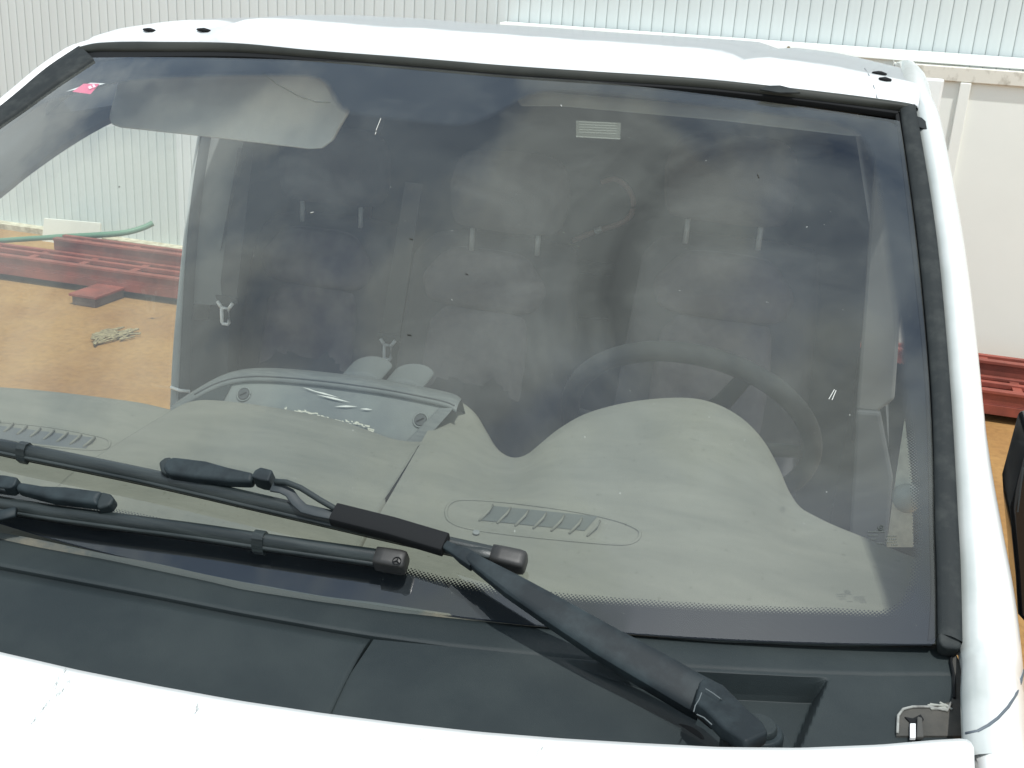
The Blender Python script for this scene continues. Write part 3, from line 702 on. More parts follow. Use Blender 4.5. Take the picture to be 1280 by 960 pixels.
# left cover (separate lid with a gap)
def cover_rows():
    rows = []
    A = SEAM; n = 70
    for j in range(13):
        t = j/12; row = []
        for i in range(n):
            u = i/(n-1); xr = 463-58*t**.9; x = -60+(xr+60)*u
            y0 = lerp(SEAM, x)+2; y1 = lerp(BON, x)+25; y = y0+(y1-y0)*t if x < 405 else y0+(lerp(BON, 405)+25-y0)*t
            v = cowl_plane(x, y)+Vector((0, 0, .0015)); row.append(v)
        rows.append(row)
    return [[v-Vector((0, 0, .02)) for v in rows[0]]]+rows
cvr = cover_rows(); cvr = [r_+[r_[-1]-Vector((0, 0, .02))] for r_ in cvr]
b = MB(); b.grid(cvr); cv = part('cowl_cover', b, PLASTIC, van, smooth=True, label='flat left cover of the black cowl, with a thin gap around it')
for p in cv.data.polygons: p.use_smooth = p.normal.z > .8
b = MB(); b.grid([[cowl_plane(x, lerp(SEAM, x)-6)-Vector((0, 0, .018)) for x in range(-60, 500, 20)], [cowl_plane(x, lerp(BON, x)+30)-Vector((0, 0, .018)) for x in range(-60, 500, 20)]]); part('cowl_gutter', b, BLACK, van)
# dirt line and bead along the glass foot
b = MB(); rows = []
for x, y in col_curve(BASEG, 90, -60, 1165):
    w = 1+.6*noise.noise(Vector((x*.011, 0, 0))); rows.append([cowl_plane(x, y-2.2*w)+Vector((0, .002, .003)), cowl_plane(x, y-.6)+Vector((0, 0, .0030)), cowl_plane(x, y+.8*w)+Vector((0, 0, .0022)), cowl_plane(x, y+2.2*w)+Vector((0, 0, .0004))])
b.grid(rows); part('glass_foot_bead', b, DIRT, van, smooth=True)
b = MB(); b.prism([hitG(x, y, .0075) for x, y in ((1173, 790), (1200, 792), (1203, 806), (1198, 811), (1180, 810), (1174, 803))], -GN*.018); part('seal_foot', b, RUBBER, van, smooth=2, bevel=.003)
# torn corner piece at the right end with clip
cz = .004
cp_ = [(1120, 922), (1121, 897), (1127, 890), (1140, 886), (1165, 884), (1188, 880), (1192, 868), (1190, 850), (1190, 822), (1194, 818), (1199, 830), (1203, 860), (1205, 922)]
b = MB(); b.prism([cowl_plane(x, y)+Vector((0, 0, -.001)) for x, y in cp_], (0, 0, .003)); part('corner_foam', b, mat('brown_foam', (.055, .055, .05, 1), .95, col2=(.08, .075, .065, 1), scale=30, bump=.6), van)
b = MB(); b.tube([cowl_plane(x, y)+Vector((0, 0, .003)) for x, y in ((1121, 920), (1122, 898), (1128, 890), (1140, 887), (1160, 887), (1183, 892), (1188, 882))], .0013, 6); part('torn_edge', b, mat('torn_grey', (.32, .33, .31, 1), .8, col2=(.16, .16, .15, 1), scale=90), van, smooth=True)
b = MB()
random.seed(5)
for i in range(16):
    x = random.uniform(1162, 1186); y = random.uniform(883.5, 889.5); p = cowl_plane(x, y)+Vector((0, 0, .0028)); b.box(p, (.004+.004*random.random(), .002, .001), Matrix.Rotation(random.uniform(-.6, .6), 3, 'Z'))
part('torn_flakes', b, mat('torn_flake_grey', (.30, .31, .28, 1), .85), van)['kind'] = 'stuff'
b = MB(); b.tube([cowl_plane(x, y)+Vector((0, 0, .003)) for x, y in ((1190, 812), (1188, 830), (1192, 850), (1192, 876))], .0014, 6); part('joint_line', b, BLACK, van)
b = MB(); b.prism([cowl_plane(x, y)+Vector((0, 0, .0025)) for x, y in ((1130, 900), (1140, 902), (1150, 897), (1154, 903), (1151, 907), (1154, 925), (1136, 925), (1136, 906))], (0, 0, .001)); part('clip_slot', b, BLACK, van)
b = MB(); b.prism([cowl_plane(x, y)+Vector((0, 0, .0038)) for x, y in ((1136, 912), (1143, 912), (1143, 930), (1136, 930))], (0, 0, .003)); part('clip', b, WSTK, van, bevel=.0005)
b = MB(); b.prism([cowl_plane(x, y)+Vector((0, 0, .0038)) for x, y in ((1145, 904), (1151, 906), (1153, 930), (1144, 930))], (0, 0, .004)); part('clip', b, mat('clip_grey', (.06, .06, .055, 1), .8), van, bevel=.001)

# ---- bonnet and wings
rows = []
N1 = 80
edge = [bon(x, y) for x, y in col_curve(BON, N1, -60, 1200)]
# mirror out to the far (left) side
extra = []
x_left = edge[0]
for i in range(12):
    t = (12-i)/12; x = x_left.x-(.80+x_left.x)*t; extra.append(Vector((x, edge[0].y+.17*(x*x-x_left.x**2)*0+ (abs(x)**2)*.25-(x_left.x**2)*.25, ZBON)))
edge = extra+edge
# rounded corner at the right
c1 = bon(1213, 925); edge += [bon(1209, 921.5), bon(1214, 925), bon(1217, 931)]
prof = [(0, .004, -.02), (0, 0, -.004), (-.003, 0, .0), (-.012, 0, .002), (-.05, 0, .004), (-.12, 0, .004), (-.25, 0, -.004), (-.45, 0, -.03), (-.7, 0, -.085), (-.9, 0, -.20), (-.96, 0, -.34)]
for dy, dx_, dz in prof:
    row = []
    for i, e in enumerate(edge):
        ax = abs(e.x); k = 1-sstep(0, .9, -dy)*.35*0
        yy = e.y+dy
        if i >= len(edge)-3: yy = e.y+dy
        row.append(Vector((e.x*(1-.06*min(1, -dy)), yy, e.z+dz - .02*(ax/.8)**3*min(1, -dy*3))))
    rows.append(row)
b = MB(); b.grid(rows); bonnet = part('bonnet', b, PAINT, van, smooth=True)
bbv = BVHTree.FromPolygons([tuple(v) for r_ in rows for v in r_], [(i*len(edge)+j, i*len(edge)+j+1, (i+1)*len(edge)+j+1, (i+1)*len(edge)+j) for i in range(len(rows)-1) for j in range(len(edge)-1)])
SCUFF = alpha_mat('grey_scuff', (.14, .17, .15, 1), .32)
random.seed(3)
def scuff(pts, cnt, spread):
    b = MB()
    for i in range(cnt):
        t = random.random(); k = t*(len(pts)-1); j = min(int(k), len(pts)-2); f_ = k-j
        x = pts[j][0]+(pts[j+1][0]-pts[j][0])*f_+random.gauss(0, spread); y = pts[j][1]+(pts[j+1][1]-pts[j][1])*f_+random.gauss(0, spread)
        q = [onmesh(bbv, x+a, y+c, .0006) for a, c in ((-1.2, 1.6), (-.7, 2.0), (1.2, -1.7), (.8, -2.0))]
        if all(q): i0 = len(b.v); b.v += [tuple(v) for v in q]; b.f.append((i0, i0+1, i0+2, i0+3))
    o = part('scuff', b, SCUFF, bonnet); o['kind'] = 'stuff'
scuff([(87, 852), (76, 864), (60, 880), (48, 893), (36, 909)], 90, 1.6); scuff([(84, 837), (72, 852), (66, 866)], 35, 1.5); scuff([(249, 880), (244, 892)], 26, 1.6); scuff([(527, 920), (532, 930)], 12, 2)
scuff([(682, 930), (664, 954)], 14, 1.5); scuff([(552, 922), (556, 936)], 6, 3)
# right wing: pillar foot meets it along a curved joint
def wing(side):
    st = [(.802, -.085, 1.3388), (.806, -.105, 1.3378), (.808, -.15, 1.3355), (.806, -.22, 1.333), (.80, -.4, 1.31), (.785, -.6, 1.25), (.76, -.8, 1.16), (.73, -.98, 1.02)]
    rows = []
    for i, (x, y, z) in enumerate(st):
        A, B = .072+.02*sstep(-.1, -.4, y), .085+.03*sstep(-.1, -.4, y)
        row = [Vector((side*x, y, z-.04)), Vector((side*x, y, z-.002))]
        for k in range(1, 13):
            th = k/12*pi/2; row.append(Vector((side*(x+A*sin(th)*(1+.04*sin(2*th))), y, z-B*(1-cos(th))+.011*sin(pi*min(1, k/9))**.8)))
        e = row[-1]; row += [e+Vector((side*.012, 0, -.05)), e+Vector((side*.02, 0, -.3)), Vector((e.x+side*.02, y, .72))]
        rows.append(row)
    b = MB(); b.grid(rows); return part('front_wing', b, PAINT, van, smooth=True)
wr = wing(1); wing(-1)
surf_tube(BVHTree.FromPolygons([tuple(v.co) for o_ in (wr, a_right) for v in o_.data.vertices], [tuple(p.vertices) for p in wr.data.polygons]+[tuple(i+len(wr.data.vertices) for i in p.vertices) for p in a_right.data.polygons]), [(1207, 917), (1222, 914), (1235, 907), (1247, 898), (1260, 884), (1270, 868), (1276, 852), (1279, 838)], .0014, 'panel_joint', mat('joint_blue_grey', (.10, .12, .14, 1), .6), van, 0)
wbv = BVHTree.FromPolygons([tuple(v.co) for v in wr.data.vertices], [tuple(p.vertices) for p in wr.data.polygons])
b = MB(); b.grid([[(-.84, y, 1.25), (.84, y, 1.25)] for y in (-.1, .12)]); part('scuttle_floor', b, BLACK, van)

# ---- body shell behind and below (white sides, doors, wheels)
def sidex(z): return .93-.02*max(0, z-1.0)
for side in (-1, 1):
    b = MB(); rows = []
    for y in (.14, .3, .6, .9, 1.2):
        rows.append([(side*(sidex(z)+.0), y, z) for z in (.42, .5, .6, .7, .80)])
    b.grid(rows); dr = part('front_door', b, PAINT, van, smooth=True)
    b = MB(); b.tube([(side*.935, .95, .75), (side*.965, 1.0, .76), (side*.965, 1.1, .76), (side*.935, 1.14, .75)], .012, 8); part('door_handle', b, TRIMD, dr, smooth=True)
    b = MB(); b.grid([[(side*sidex(z), y, z) for z in (.42, .7, .93)] for y in (1.36, 2.2, 3.3, 4.3)])
    b.grid([[(side*x, y, z) for x, z in ((.93, .93), (.86, 1.2), (.765, 1.5), (.68, 1.72))] for y in (1.36, 2.2, 3.3, 4.3)]); part('side_panel', b, PAINT, van, smooth=True)
    for y in (-.32, 3.3):
        b = MB(); b.tube([(side*.74, y, .33), (side*.93, y, .33)], .33, 32); w_ = part('wheel', b, TYRE, van, bevel=.02)
        b = MB(); b.tube([(side*.931, y, .33), (side*.94, y, .33)], .2, 24); part('rim', b, SILVER, w_)
b = MB(); b.box((0, 4.32, 1.05), (1.8, .03, 1.2)); part('rear_door', b, PAINT, van, bevel=.01)
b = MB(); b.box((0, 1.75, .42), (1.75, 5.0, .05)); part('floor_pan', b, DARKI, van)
b = MB(); b.box((0, -1.0, .68), (1.5, .10, .72)); part('front_bumper', b, TRIMD, van, bevel=.03)

# ================================================================== CABIN
def planeX(pxs, x): return [pl(a, b, 0, x) for a, b in pxs]
# passenger-side A pillar trim / door frame, seen between seal and side window
wtop = [(-250, 430), (-120, 330), (0, 238), (30, 214), (60, 192), (90, 172), (120, 154), (150, 140), (200, 128), (250, 121)]
wt = planeX(cr_spline(wtop, 40), -.785)
b = MB(); rows = []
for p in wt:
    e = onG(max(-.76, p.x+.04), min(p.z+.02, 1.75), -.02)
    rows.append([Vector((-.80, p.y+.012, p.z-.02)), p, Vector((-.765, p.y-.02, p.z+.015)), onG(-wv(min(1.75, p.z+.05))+.030, min(1.75, p.z+.05), -.035), onG(-wv(min(1.76, p.z+.07))+.004, min(1.76, p.z+.07), -.012), onG(-wv(min(1.752, p.z+.16))+.004, min(1.752, p.z+.16), -.012)])
b.grid(rows); part('window_frame', b, mat('blue_grey_trim', (.20, .22, .24, 1), .6), van, smooth=True)
P = [pl(a, b_, 0, -.745) for a, b_ in ((-40, 190), (0, 166), (50, 128), (96, 92), (130, 84), (190, 84), (190, 118), (150, 139), (120, 156), (90, 174), (60, 194), (30, 217), (0, 241), (-40, 272))]
b = MB(); b.prism(P, (-.01, 0, 0)); part('door_frame', b, mat('door_frame_grey', (.20, .22, .24, 1), .6), van)
# B pillar strips on the passenger side
BPL = [(252, 150), (246, 175), (236, 240), (228, 310), (221, 380), (216, 440), (213, 500), (211, 560)]
def strips(curve, dxs, x0, x1, name, m, n=24):
    A = planeX(cr_spline(curve, n), x0); B = planeX(cr_spline([(a+dxs(b_), b_) for a, b_ in curve], n), x1)
    b = MB(); b.grid([[p+Vector((0, .0, 0)), p.lerp(q, .5)+Vector((.006, -.004, 0)), q] for p, q in zip(A, B)]); return part(name, b, m, van, smooth=True), A, B
bp1, A1, B1 = strips(BPL, lambda y: 4+7*sstep(250, 480, y), -.80, -.79, 'door_edge', mat('painted_door_edge', (.5, .54, .53, 1), .4))
C2 = [(a+3.5+6*sstep(250, 480, b_), b_) for a, b_ in BPL]
bp2, _, _ = strips(C2, lambda y: 15-1*sstep(300, 500, y), -.79, -.775, 'door_seal', mat('door_rubber', (.075, .085, .09, 1), .7))
C3 = [(a+14, b_) for a, b_ in C2]
top3 = [(a, b_) for a, b_ in C3 if b_ < 405]
bp3, _, _ = strips(top3, lambda y: 48-6*sstep(200, 400, y), -.775, -.70, 'b_pillar_trim', TRIM)
bot3 = [(lerp([(y_, x_) for x_, y_ in C3], y), y) for y in (399, 430, 470, 520, 560)]
bp4, _, _ = strips(bot3, lambda y: 46, -.775, -.71, 'b_pillar_trim', TRIMD)
b = MB(); p = pl(214, 484, 0, -.80); b.tube([p+Vector((0, 0, 0)), p+Vector((.03, -.01, 0)), p+Vector((.05, .0, -.002))], .004, 8); part('door_striker', b, CHROME, van, smooth=True)
# door panes
b = MB(); b.grid([[(-.80, y, z) for y in (.35, .6, .9, 1.2)] for z in (.80, 1.2, 1.45, 1.60)]); part('side_window', b, SIDEGLASS, van)
# inner door cards
for side in (-1, 1):
    b = MB(); b.box((side*.86, .72, .60), (.06, 1.0, .40)); part('door_card', b, TRIMD, van, bevel=.01)
# driver-side pillar, belt, seat-side trims
def quadpart(pxs, ax, v, th, name, m, bevel=.002, n=None):
    P = [pl(a, b_, ax, v) for a, b_ in pxs]; b = MB(); b.prism(P, th); return part(name, b, m, van, bevel=bevel)
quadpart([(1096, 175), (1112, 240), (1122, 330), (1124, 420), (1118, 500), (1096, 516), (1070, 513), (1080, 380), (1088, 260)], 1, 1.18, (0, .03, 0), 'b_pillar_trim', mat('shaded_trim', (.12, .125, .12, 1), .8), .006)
quadpart([(1070, 514), (1100, 516), (1116, 600), (1108, 690), (1060, 690), (1066, 600)], 1, 1.17, (0, .03, 0), 'b_pillar_trim', TRIMD, .006)
# pale door-mirror corner trim showing as a bright sliver, with its round knob
cwh = [pl(a, b_, 1, .50) for a, b_ in ((1131, 525), (1140, 600), (1142, 684), (1108, 684), (1114, 640), (1121, 590), (1127, 550))]
b = MB(); b.prism(cwh, (0, .006, 0)); ct = part('mirror_corner_trim', b, mat('cream_trim', (.66, .68, .60, 1), .6, col2=(.5, .52, .46, 1), scale=60), van)
p = pl(1134, 625, 1, .49); b = MB(); b.tube([p+Vector((0, .012, 0)), p+Vector((0, -.004, 0)), p+Vector((0, -.010, 0))], [.020, .017, .008], 20, up=(0, 0, 1)); part('round_knob', b, mat('knob_grey', (.3, .32, .3, 1), .35), ct, smooth=True)
b = MB(); b.prism([pl(a, b_, 1, .52) for a, b_ in ((1085, 684), (1150, 684), (1150, 740), (1085, 715))], (0, .01, 0)); part('lower_corner_trim', b, TRIMD, van)
# headliner, visors, rear bulkhead, cabin sides
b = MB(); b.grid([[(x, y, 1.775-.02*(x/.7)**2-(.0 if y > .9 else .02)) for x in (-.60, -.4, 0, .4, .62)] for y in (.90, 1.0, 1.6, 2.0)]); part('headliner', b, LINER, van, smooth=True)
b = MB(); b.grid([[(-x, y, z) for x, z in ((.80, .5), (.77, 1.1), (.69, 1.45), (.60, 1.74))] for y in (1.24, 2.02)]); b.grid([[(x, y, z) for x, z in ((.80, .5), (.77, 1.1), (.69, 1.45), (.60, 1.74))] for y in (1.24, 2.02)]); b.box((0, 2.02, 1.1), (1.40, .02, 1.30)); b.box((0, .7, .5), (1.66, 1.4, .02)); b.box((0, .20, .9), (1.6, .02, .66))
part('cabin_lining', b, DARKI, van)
vp = [(146, 104), (140, 125), (134, 148), (138, 157), (150, 161), (280, 175), (385, 188), (402, 187), (414, 178), (424, 160), (433, 145), (436, 118), (432, 96), (400, 88), (280, 84), (170, 92)]
P = [ppl(a, b_, (0, .86, 1.7), (0, -1, .35)) for a, b_ in vp]; b = MB(); b.prism(P, (0, .018, .006)); part('sun_visor', b, VISOR, van, smooth=2, bevel=.006, seg=3, label='pale grey passenger sun visor folded down')
P = [ppl(a, b_, (0, .80, 1.73), (0, -1, .5)) for a, b_ in ((640, 116), (1066, 150), (1082, 172), (1060, 171), (900, 152), (700, 134), (650, 134))]; b = MB(); b.prism(P, (0, .012, .006)); part('sun_visor', b, LINER, van, bevel=.004, label='driver sun visor folded up against the roof')

# ---- dashboard
ZF = 1.285
def frontpt(x): return Vector((x, GY(x, 1.322)+.012, ZF))
def dash_loft(contour, xf0, xf1, n, name, rise=1.6, flat=.25, parent=van):
    C_ = cr_spline(contour, n); rows = []
    for i, (px, py, y) in enumerate(C_):
        R_ = pl(px, py, 1, y); u = i/(n-1); Fp = frontpt(xf0+(xf1-xf0)*u); col = []
        col.append(Fp-Vector((0, .0, .05)))
        for j in range(25):
            s = j/24; z = Fp.z+.022*sstep(0, .35, s)+(R_.z-Fp.z-.022)*(max(0, (s-flat)/(1-flat)))**rise
            col.append(Vector((Fp.x+(R_.x-Fp.x)*s, Fp.y+(R_.y-Fp.y)*s, z)))
        e = col[-1]; col += [e+Vector((0, .010, -.004)), e+Vector((0, .016, -.016)), e+Vector((0, .018, -.25))]
        rows.append(col)
    b = MB(); b.grid(rows); o = part(name, b, DASH, parent, smooth=True)
    bv = BVHTree.FromPolygons([tuple(v) for r_ in rows for v in r_], [(i*len(rows[0])+j, i*len(rows[0])+j+1, (i+1)*len(rows[0])+j+1, (i+1)*len(rows[0])+j) for i in range(len(rows)-1) for j in range(len(rows[0])-1)])
    return o, bv
RC = [(556, 500, .52), (575, 503, .51), (592, 517, .49), (605, 538, .46), (617, 558, .43), (630, 569, .41), (645, 572, .40), (660, 567, .40), (676, 554, .41), (700, 535, .43), (735, 516, .46), (790, 502, .48), (850, 497, .48), (890, 503, .48), (925, 521, .47), (952, 548, .45), (972, 582, .42), (986, 614, .39), (1000, 634, .36), (1018, 645, .34), (1045, 658, .32), (1090, 676, .30), (1150, 700, .29), (1200, 712, .28)]
dashR, dbvR = dash_loft(RC, .19, .80, 150, 'dashboard', 1.5, .22)
LC = [(-330, 470, .33), (-150, 474, .33), (0, 484, .33), (60, 489, .335), (120, 496, .34), (170, 503, .35), (205, 511, .36), (214, 514, .365)]
dashL, dbvL = dash_loft(LC, -.80, -.215, 60, 'dashboard', 1.2, .3)
# central tray lid, open pocket, back panel with screws
def pxof(P):
    d = P-CP; z = d.dot(cf); return 640+F*d.dot(cr)/z, 480-F*d.dot(cu)/z
def tray():
    n = 60
    lip = cr_spline([(216, 512, .372), (235, 503, .385), (262, 500, .39), (320, 506, .39), (400, 520, .385), (450, 534, .38), (490, 552, .375), (512, 566, .375)], n)
    LB = [v.co.copy() for v in dashR.data.vertices[1:26]]; kk = min(range(25), key=lambda k: abs(pxof(LB[k])[1]-566)); LB = LB[:kk+1]
    def lb(s):
        u = s*(len(LB)-1); k = min(int(u), len(LB)-2); return LB[k].lerp(LB[k+1], u-k)+Vector((-.004, 0, .001))
    rows = []
    for i, (px, py, y) in enumerate(lip):
        u = i/(n-1); R_ = pl(px, py, 1, y); Fp = frontpt(-.212+.395*u)
        col = [Fp-Vector((0, 0, .05))]
        for j in range(25):
            s = j/24; z = Fp.z+.004+.024*sstep(0, .4, s)+(R_.z-Fp.z-.028)*max(0, (s-.2)/.8)**1.3
            p = Vector((Fp.x+(R_.x-Fp.x)*s, Fp.y+(R_.y-Fp.y)*s, z)); w_ = sstep(.72, 1.0, u); q = lb(s); q = Vector((q.x-(1-u)*.42*1, q.y, q.z)) if False else q
            base_end = Vector((frontpt(.183).x+(lb(1).x-frontpt(.183).x)*s, 0, 0))
            p.z = p.z*(1-w_)+(q.z)*w_; 
            if u > .999: p = q
            else: p.x += (q.x-(frontpt(.183).x+(pl(512, 566, 1, .375).x-frontpt(.183).x)*s))*w_
            col.append(p)
        e = col[-1]; col += [e+Vector((0, .004, -.002)), e+Vector((0, .006, -.010)), e+Vector((0, .007, -.04))]
        rows.append(col)
    rows = [[v+Vector((-.002, 0, -.03)) for v in rows[0]]] + rows + [[v+Vector((.0005, 0, -.02)) for v in rows[-1]]]
    b = MB(); b.grid(rows); part('tray_lid', b, DASH, van, smooth=True)
tray()
def bpp(px, py, d=0): return ppl(px, py, (0, .425+d, 1.33), (0, -1, .75))
PAN = mat('pocket_panel', (.16, .175, .165, 1), .75, col2=(.12, .13, .13, 1), scale=12, bump=.2, bscale=500)
b = MB(); b.prism([bpp(*q) for q in ((268, 520), (286, 480), (310, 477), (430, 484), (545, 508), (556, 512), (520, 600), (420, 560), (340, 535))], (0, .004, .003)); pan = part('pocket_panel', b, PAN, van)
RIMG = mat('rim_grey', (.085, .095, .095, 1), .6, col2=(.12, .13, .125, 1), scale=30, stretch=(1, 8, 8))
b = MB(); b.prism([bpp(*q, .0) - Vector((0, .003, 0)) for q in ((228, 508), (275, 482), (292, 478), (270, 521), (250, 520))], (0, .003, .002)); part('pocket_cheek', b, PLASTIC, van)
b = MB(); b.prism([bpp(*q) - Vector((0, .006, 0)) for q in ((549, 512), (566, 512), (512, 572), (500, 562))], (0, .004, .003)); part('pocket_cheek', b, RIMG, van)
rim_pts = cr_spline([(212, 512), (240, 494), (270, 478), (300, 470), (340, 469), (400, 474), (470, 483), (520, 492), (560, 501), (572, 508)], 40)
b = MB(); b.grid([[bpp(a, b_+8)+Vector((0, .001, -.002)), bpp(a, b_+7.5)+Vector((0, -.004, .0)), bpp(a, b_+3)+Vector((0, -.004, .0)), bpp(a, b_-2)+Vector((0, .003, 0)), bpp(a, b_-5)+Vector((0, .016, 0)), bpp(a, b_-4)+Vector((0, .05, -.05))] for a, b_ in rim_pts]); part('pocket_rim', b, RIMG, van, smooth=True)
b = MB(); b.tube([bpp(a, b_+1)+Vector((0, -.003, 0)) for a, b_ in rim_pts[5:-2]], .0012, 8); part('pocket_groove', b, TRIMD, van, smooth=True)
for px_, py_ in ((305, 493), (526, 525.5)):
    c = bpp(px_, py_); nn = Vector((0, -1, .75)).normalized()
    b = MB(); b.tube([c, c+nn*.003], .0085, 20); s_ = part('screw', b, TRIMD, pan, smooth=2, bevel=.001)
    b = MB(); b.box(c+nn*.0035, (.011, .0025, .0012), Matrix.Rotation(.6, 3, nn)); part('screw_slot', b, BLACK, s_)
    b = MB(); b.tube([c+Vector((cos(a)*.0105, sin(a)*.0063, sin(a)*.0084))+nn*.001 for a in [k*pi/8 for k in range(17)]], .0014, 6); part('screw_ring', b, PAN, s_, smooth=True)
TRIMG = mat('bulge_grey', (.08, .09, .09, 1), .7)
for cx_, cy_, rx in ((436, 478, 27), (490, 488, 27)):
    pts = [bpp(cx_+rx*cos(a), cy_+9-15*sin(a)) + Vector((0, .03, 0)) for a in [k*pi/12 for k in range(13)]]
    b = MB(); b.prism(pts, (0, .05, .01)); part('round_bulge', b, TRIMG, van, bevel=.004, smooth=2)
# torn foil scraps
random.seed(4); b = MB()
def torn(path, cnt, w, hgt, d=-.002):
    for i in range(cnt):
        t = i/(cnt-1)*(len(path)-1); j = min(int(t), len(path)-2); f_ = t-j
        x = path[j][0]+(path[j+1][0]-path[j][0])*f_; y = path[j][1]+(path[j+1][1]-path[j][1])*f_+random.uniform(-hgt, hgt)
        ww = w*random.uniform(.5, 1.3); hh = random.uniform(.8, 2.0)
        q = [bpp(x-ww, y-hh, d-.004), bpp(x+ww, y-hh*.3, d-.004), bpp(x+ww*.8, y+hh, d-.004), bpp(x-ww*.6, y+hh*.6, d-.004)]
        i0 = len(b.v); b.v += [tuple(v) for v in q]; b.f.append((i0, i0+1, i0+2, i0+3))
torn([(353, 515), (358, 510)], 5, 1.5, 1); torn([(370, 513), (385, 514), (400, 520), (415, 526), (430, 527), (445, 529), (458, 533), (466, 538)], 46, 2.0, 1.8)
part('torn_paper', b, mat('torn_paper_white', (.55, .54, .45, 1), .8), van)['kind'] = 'stuff'
b = MB()
for (x0, y0), (x1, y1), w_ in (((385, 487), (424, 497), 1.2), ((395, 493), (438, 503), 1.5), ((418, 508), (447, 508), 1.4), ((450, 511), (466, 512), 1.2), ((378, 484), (395, 489), .7)):
    q = [bpp(x0, y0, -.004), bpp((x0+x1)/2, (y0+y1)/2-w_, -.004), bpp(x1, y1, -.004), bpp((x0+x1)/2, (y0+y1)/2+w_*.7, -.004)]; i0 = len(b.v); b.v += [tuple(v) for v in q]; b.f.append((i0, i0+1, i0+2, i0+3))
part('foil_scratch', b, mat('foil_white', (.6, .6, .56, 1), .5), van)
# ---- demister vents
def vent(bv, oval, slats, name, dashp, labels=None):
    P = [onmesh(bv, a, c, .0005) for a, c in oval]
    P = [p for p in P if p]
    b = MB(); b.tube(P+[P[0], P[1]], .0020, 8, 1, .6, caps=False); v = part('demister_vent', b, DASH, van, smooth=True)
    me = None
    for (a, c), (d, e) in slats:
        p0, p1 = onmesh(bv, a, c, .001), onmesh(bv, d, e, .001)
        if not (p0 and p1): continue
        mid = (p0+p1)/2+Vector((.004, 0, .004)); b = MB(); b.tube([p0, mid, p1], .0012, 6, 1, 2); part('slat', b, DASH, v, smooth=True)
    return v
ov = cr_spline([(557, 640), (562, 630), (580, 625), (640, 629), (720, 640), (770, 651), (795, 661), (800, 668), (794, 677), (775, 681), (720, 677), (640, 669), (585, 661), (562, 652), (557, 640)], 70)[:-1]
sl = [((599+d*22.5, 652+d*3.2), (616+d*22.3, 633+d*3.2)) for d in range(7)]
v = vent(dbvR, ov, sl, 'v', dashR)
b = MB(); b.grid([[onmesh(dbvR, 600+(731-600)*t+16*(1-w), (651+13*t)+(-18)*(1-w)*1.0, .0009) for w in (0, .25, .5, .75, 1)] for t in [k/10 for k in range(11)]]); part('vent_shade_plate', b, mat('vent_dark', (.085, .095, .088, 1), .8), v)  # flat plate on the dash, recess shade put into its dark colour
ov = cr_spline([(-120, 518), (-60, 523), (0, 528), (60, 534), (110, 543), (133, 549), (137, 555), (130, 562), (100, 562), (40, 556), (-30, 548), (-120, 540), (-150, 528), (-120, 518)], 60)[:-1]
sl = [((5+d*16.5-33, 541+d*3.1-6), (17+d*17.0-34, 528+d*2.9-3)) for d in range(9)]
v = vent(dbvL, ov, sl, 'v', dashL)
b = MB(); b.grid([[onmesh(dbvL, -60+165*t+14*(1-w), (542+21*t)-15*(1-w), .0009) for w in (0, .25, .5, .75, 1)] for t in [k/12 for k in range(13)]]); part('vent_shade_plate', b, mat('vent_dark2', (.085, .095, .10, 1), .8), v)  # same flat plate, dark colour in place of the recess shade
p = onmesh(dbvR, 595, 668, 0); b = MB(); b.tube([p, p+Vector((0, 0, .004))], .004, 12); part('sensor_stud', b, TRIM, van, smooth=2)
# ---- steering wheel
sw = Vector((.440, .715, 1.262)); ang = radians(33); ey = Vector((0, -sin(ang), cos(ang))); ex = Vector((1, 0, 0)); en = ex.cross(ey)
pts = [sw+ex*.192*cos(a)+ey*.192*sin(a) for a in [k*2*pi/64 for k in range(66)]]
WHEEL = mat('wheel_plastic', (.020, .022, .023, 1), .75, bump=.2, spec=.2)
b = MB(); b.tube(pts, .0155, 14, caps=False, up=en); swo = part('steering_wheel', b, WHEEL, van, smooth=True)
b = MB(); b.tube([sw-en*.0+en*.05, sw+en*.02, sw], [.06, .065, .05], 24, up=ey); part('hub', b, WHEEL, swo, smooth=True)
for a in (0, 180, -90, 62): 
    d = ex*cos(radians(a))+ey*sin(radians(a)); b = MB(); b.tube([sw+d*.04, sw+d*.12+en*.01, sw+d*.185], [.022, .015, .013], 10, 1, .6, up=en); part('spoke', b, WHEEL, swo, smooth=True)
b = MB(); b.tube([sw+en*.05, sw+Vector((0, -.25, -.2))], .035, 12); part('steering_column', b, TRIMD, van, smooth=True)
# ---- seats
def cushion(pts, y, thick, name, m, parent, lean=.18, puff=.03):
    """pts: outline in (x,z); front face at y leaning back"""
    cx_ = sum(p[0] for p in pts)/len(pts); cz_ = sum(p[1] for p in pts)/len(pts)
    ol = cr_spline(pts+[pts[0]], 49)[:-1]; rows = []
    for k, (s, d) in enumerate(((1.0, thick), (1.02, thick*.5), (1.0, .03), (.97, .010), (.90, -.004), (.7, -puff*.7), (.4, -puff), (.12, -puff*1.05))):
        rows.append([(cx_+(x-cx_)*s, y+d+(z-1.0)*lean, cz_+(z-cz_)*s) for x, z in ol])
    b = MB(); b.grid(rows, closed=True); n = 48; b.f.append(tuple(len(b.v)-n+i for i in range(n))); return part(name, b, m, parent, smooth=True)
def rrect(x0, x1, z0, z1, r=.05, taper=.02): return [(x0+taper, z1-r), (x0+taper+r, z1-.006), ((x0+x1)/2, z1), (x1-taper-r, z1-.006), (x1-taper, z1-r), (x1, (z0+z1)/2), (x1, z0+r), (x1-r, z0), (x0+r, z0), (x0, z0+r), (x0, (z0+z1)/2)]
